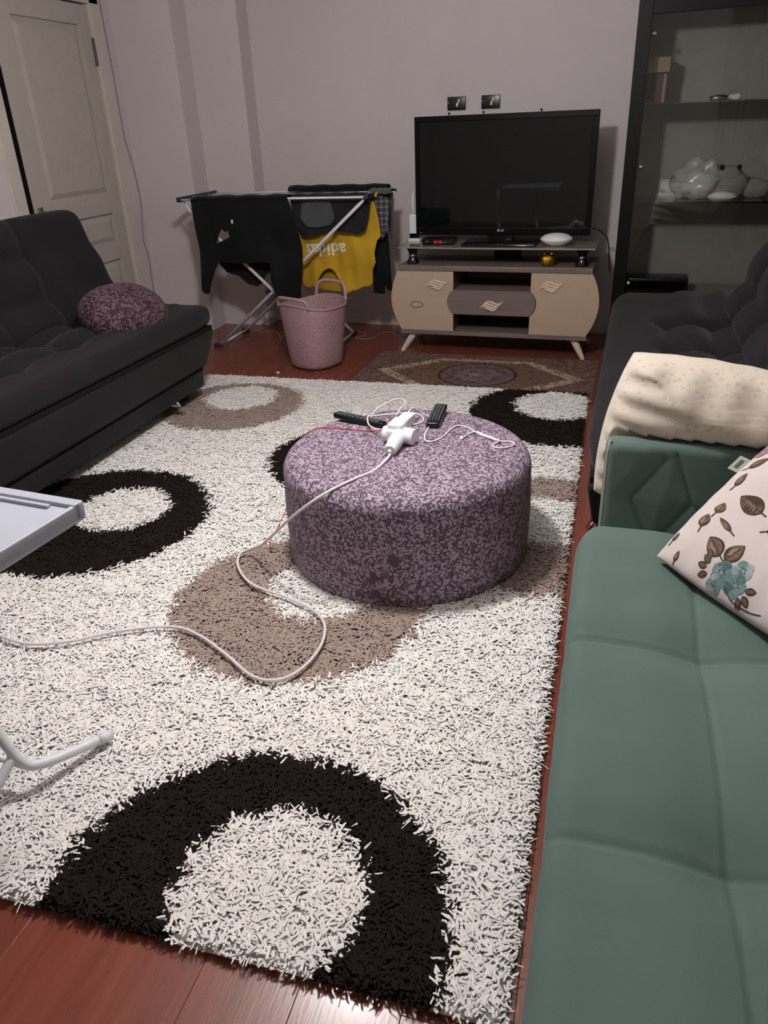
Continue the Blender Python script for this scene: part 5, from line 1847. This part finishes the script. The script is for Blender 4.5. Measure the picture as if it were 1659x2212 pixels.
# ================================================================== WHITE TABLE
def table():
    ang = math.radians(-6.0)
    t = thing('side_table', 'white laptop table with rimmed top and bent tube feet on the left', 'table', (-1.05, 1.20, 0.0), ang)
    zt = 0.705
    # local: corner at (0.01,0.02); top runs to -x and -y
    x0, x1, y0, y1 = -0.62, 0.010, -0.42, 0.028
    MB().rbox(((x0 + x1) / 2, (y0 + y1) / 2, zt - 0.022), ((x1 - x0) / 2, (y1 - y0) / 2, 0.018), 0.006, 2).obj('table_top', 'table_white', t, smooth=True)
    m = MB()
    rw = 0.028
    m.box(x0, x1, y1 - rw, y1, zt - 0.034, zt + 0.004)
    m.box(x0, x1, y0, y0 + rw, zt - 0.034, zt + 0.004)
    m.box(x1 - rw * 0.4, x1, y0, y1, zt - 0.034, zt + 0.001)
    m.box(x0, x0 + rw, y0, y1, zt - 0.034, zt + 0.004)
    m.obj('rim', 'table_white', t, bevel=0.003)
    m = MB().box(-0.30, -0.045, y1 - 0.046, y1 - 0.036, zt - 0.005, zt + 0.003)
    m.obj('pen_ledge', 'table_white', t, bevel=0.001)
    MB().rbox((x1 - 0.009, y1 - 0.009, zt - 0.015), (0.0105, 0.0105, 0.0195), 0.007, 3).obj('corner_cap', 'table_white', t, smooth=True)
    for dx in (0.0, -0.44):
        leg = [(-0.068 + dx, -0.015, 0.052), (-0.095 + dx, -0.10, 0.070), (-0.120 + dx, -0.165, 0.088), (-0.140 + dx, -0.185, 0.105), (-0.170 + dx, -0.19, 0.15), (-0.225 + dx, -0.185, 0.26), (-0.25 + dx, -0.18, 0.40), (-0.25 + dx, -0.18, zt - 0.04)]
        lg = MB().tube(catmull(leg, 6), 0.0125, 12).obj('leg', 'white_metal', t, smooth=True)
        MB().tube([(-0.072 + dx, -0.028, 0.054), (-0.061 + dx, 0.006, 0.048)], [0.0138, 0.0130], 12).obj('foot_cap', 'white_metal', lg, smooth=True)
        leg2 = [(-0.16 + dx, -0.19, 0.125), (-0.165 + dx, -0.26, 0.085), (-0.175 + dx, -0.36, 0.052)]
        MB().tube(catmull(leg2, 6), 0.0125, 12).obj('rear_foot', 'white_metal', t, smooth=True)
    MB().tube([(-0.14, -0.186, 0.095), (-0.58, -0.186, 0.095)], 0.008, 10).obj('cross_bar', 'white_metal', t, smooth=True)
table()

# pleated curtain at the near end of the room (seen mirrored in the cabinet glass)
vs, fs = [], []
n = 160
for i in range(n + 1):
    x = 0.42 + 0.55 * i / n
    y = YF + 0.10 + 0.03 * math.sin(i * 0.34) + 0.01 * math.sin(i * 0.13)
    for z in (0.03, 1.2, 2.45):
        for d in (0, 0.004):
            vs.append((x, y - d, z))
for i in range(n):
    for j in range(2):
        for d in (0, 1):
            a = i * 6 + j * 2 + d
            fs.append((a, a + 6, a + 8, a + 2))
    for j in (0, 2):
        a = i * 6 + j * 2
        fs.append((a, a + 1, a + 7, a + 6))
tag(MB().add(vs, fs).obj('curtain', 'curtain', smooth=True), 'pale green pleated curtain mirrored in the cabinet glass', 'curtain')

# garments were modelled in room coordinates: put each one's empty at the garment's base
bpy.context.view_layer.update()
for nm in ('black_sweater', 'charcoal_shorts', 'yellow_shirt', 'black_trousers', 'plaid_shirt', 'dark_towel'):
    e = bpy.data.objects[nm]
    P = np.array([tuple(v.co) for ch in e.children for v in ch.data.vertices])
    c = (P.min(0) + P.max(0)) / 2
    c[2] = P[:, 2].min()
    e.location = tuple(c)
    for ch in e.children:
        ch.location = tuple(-c)
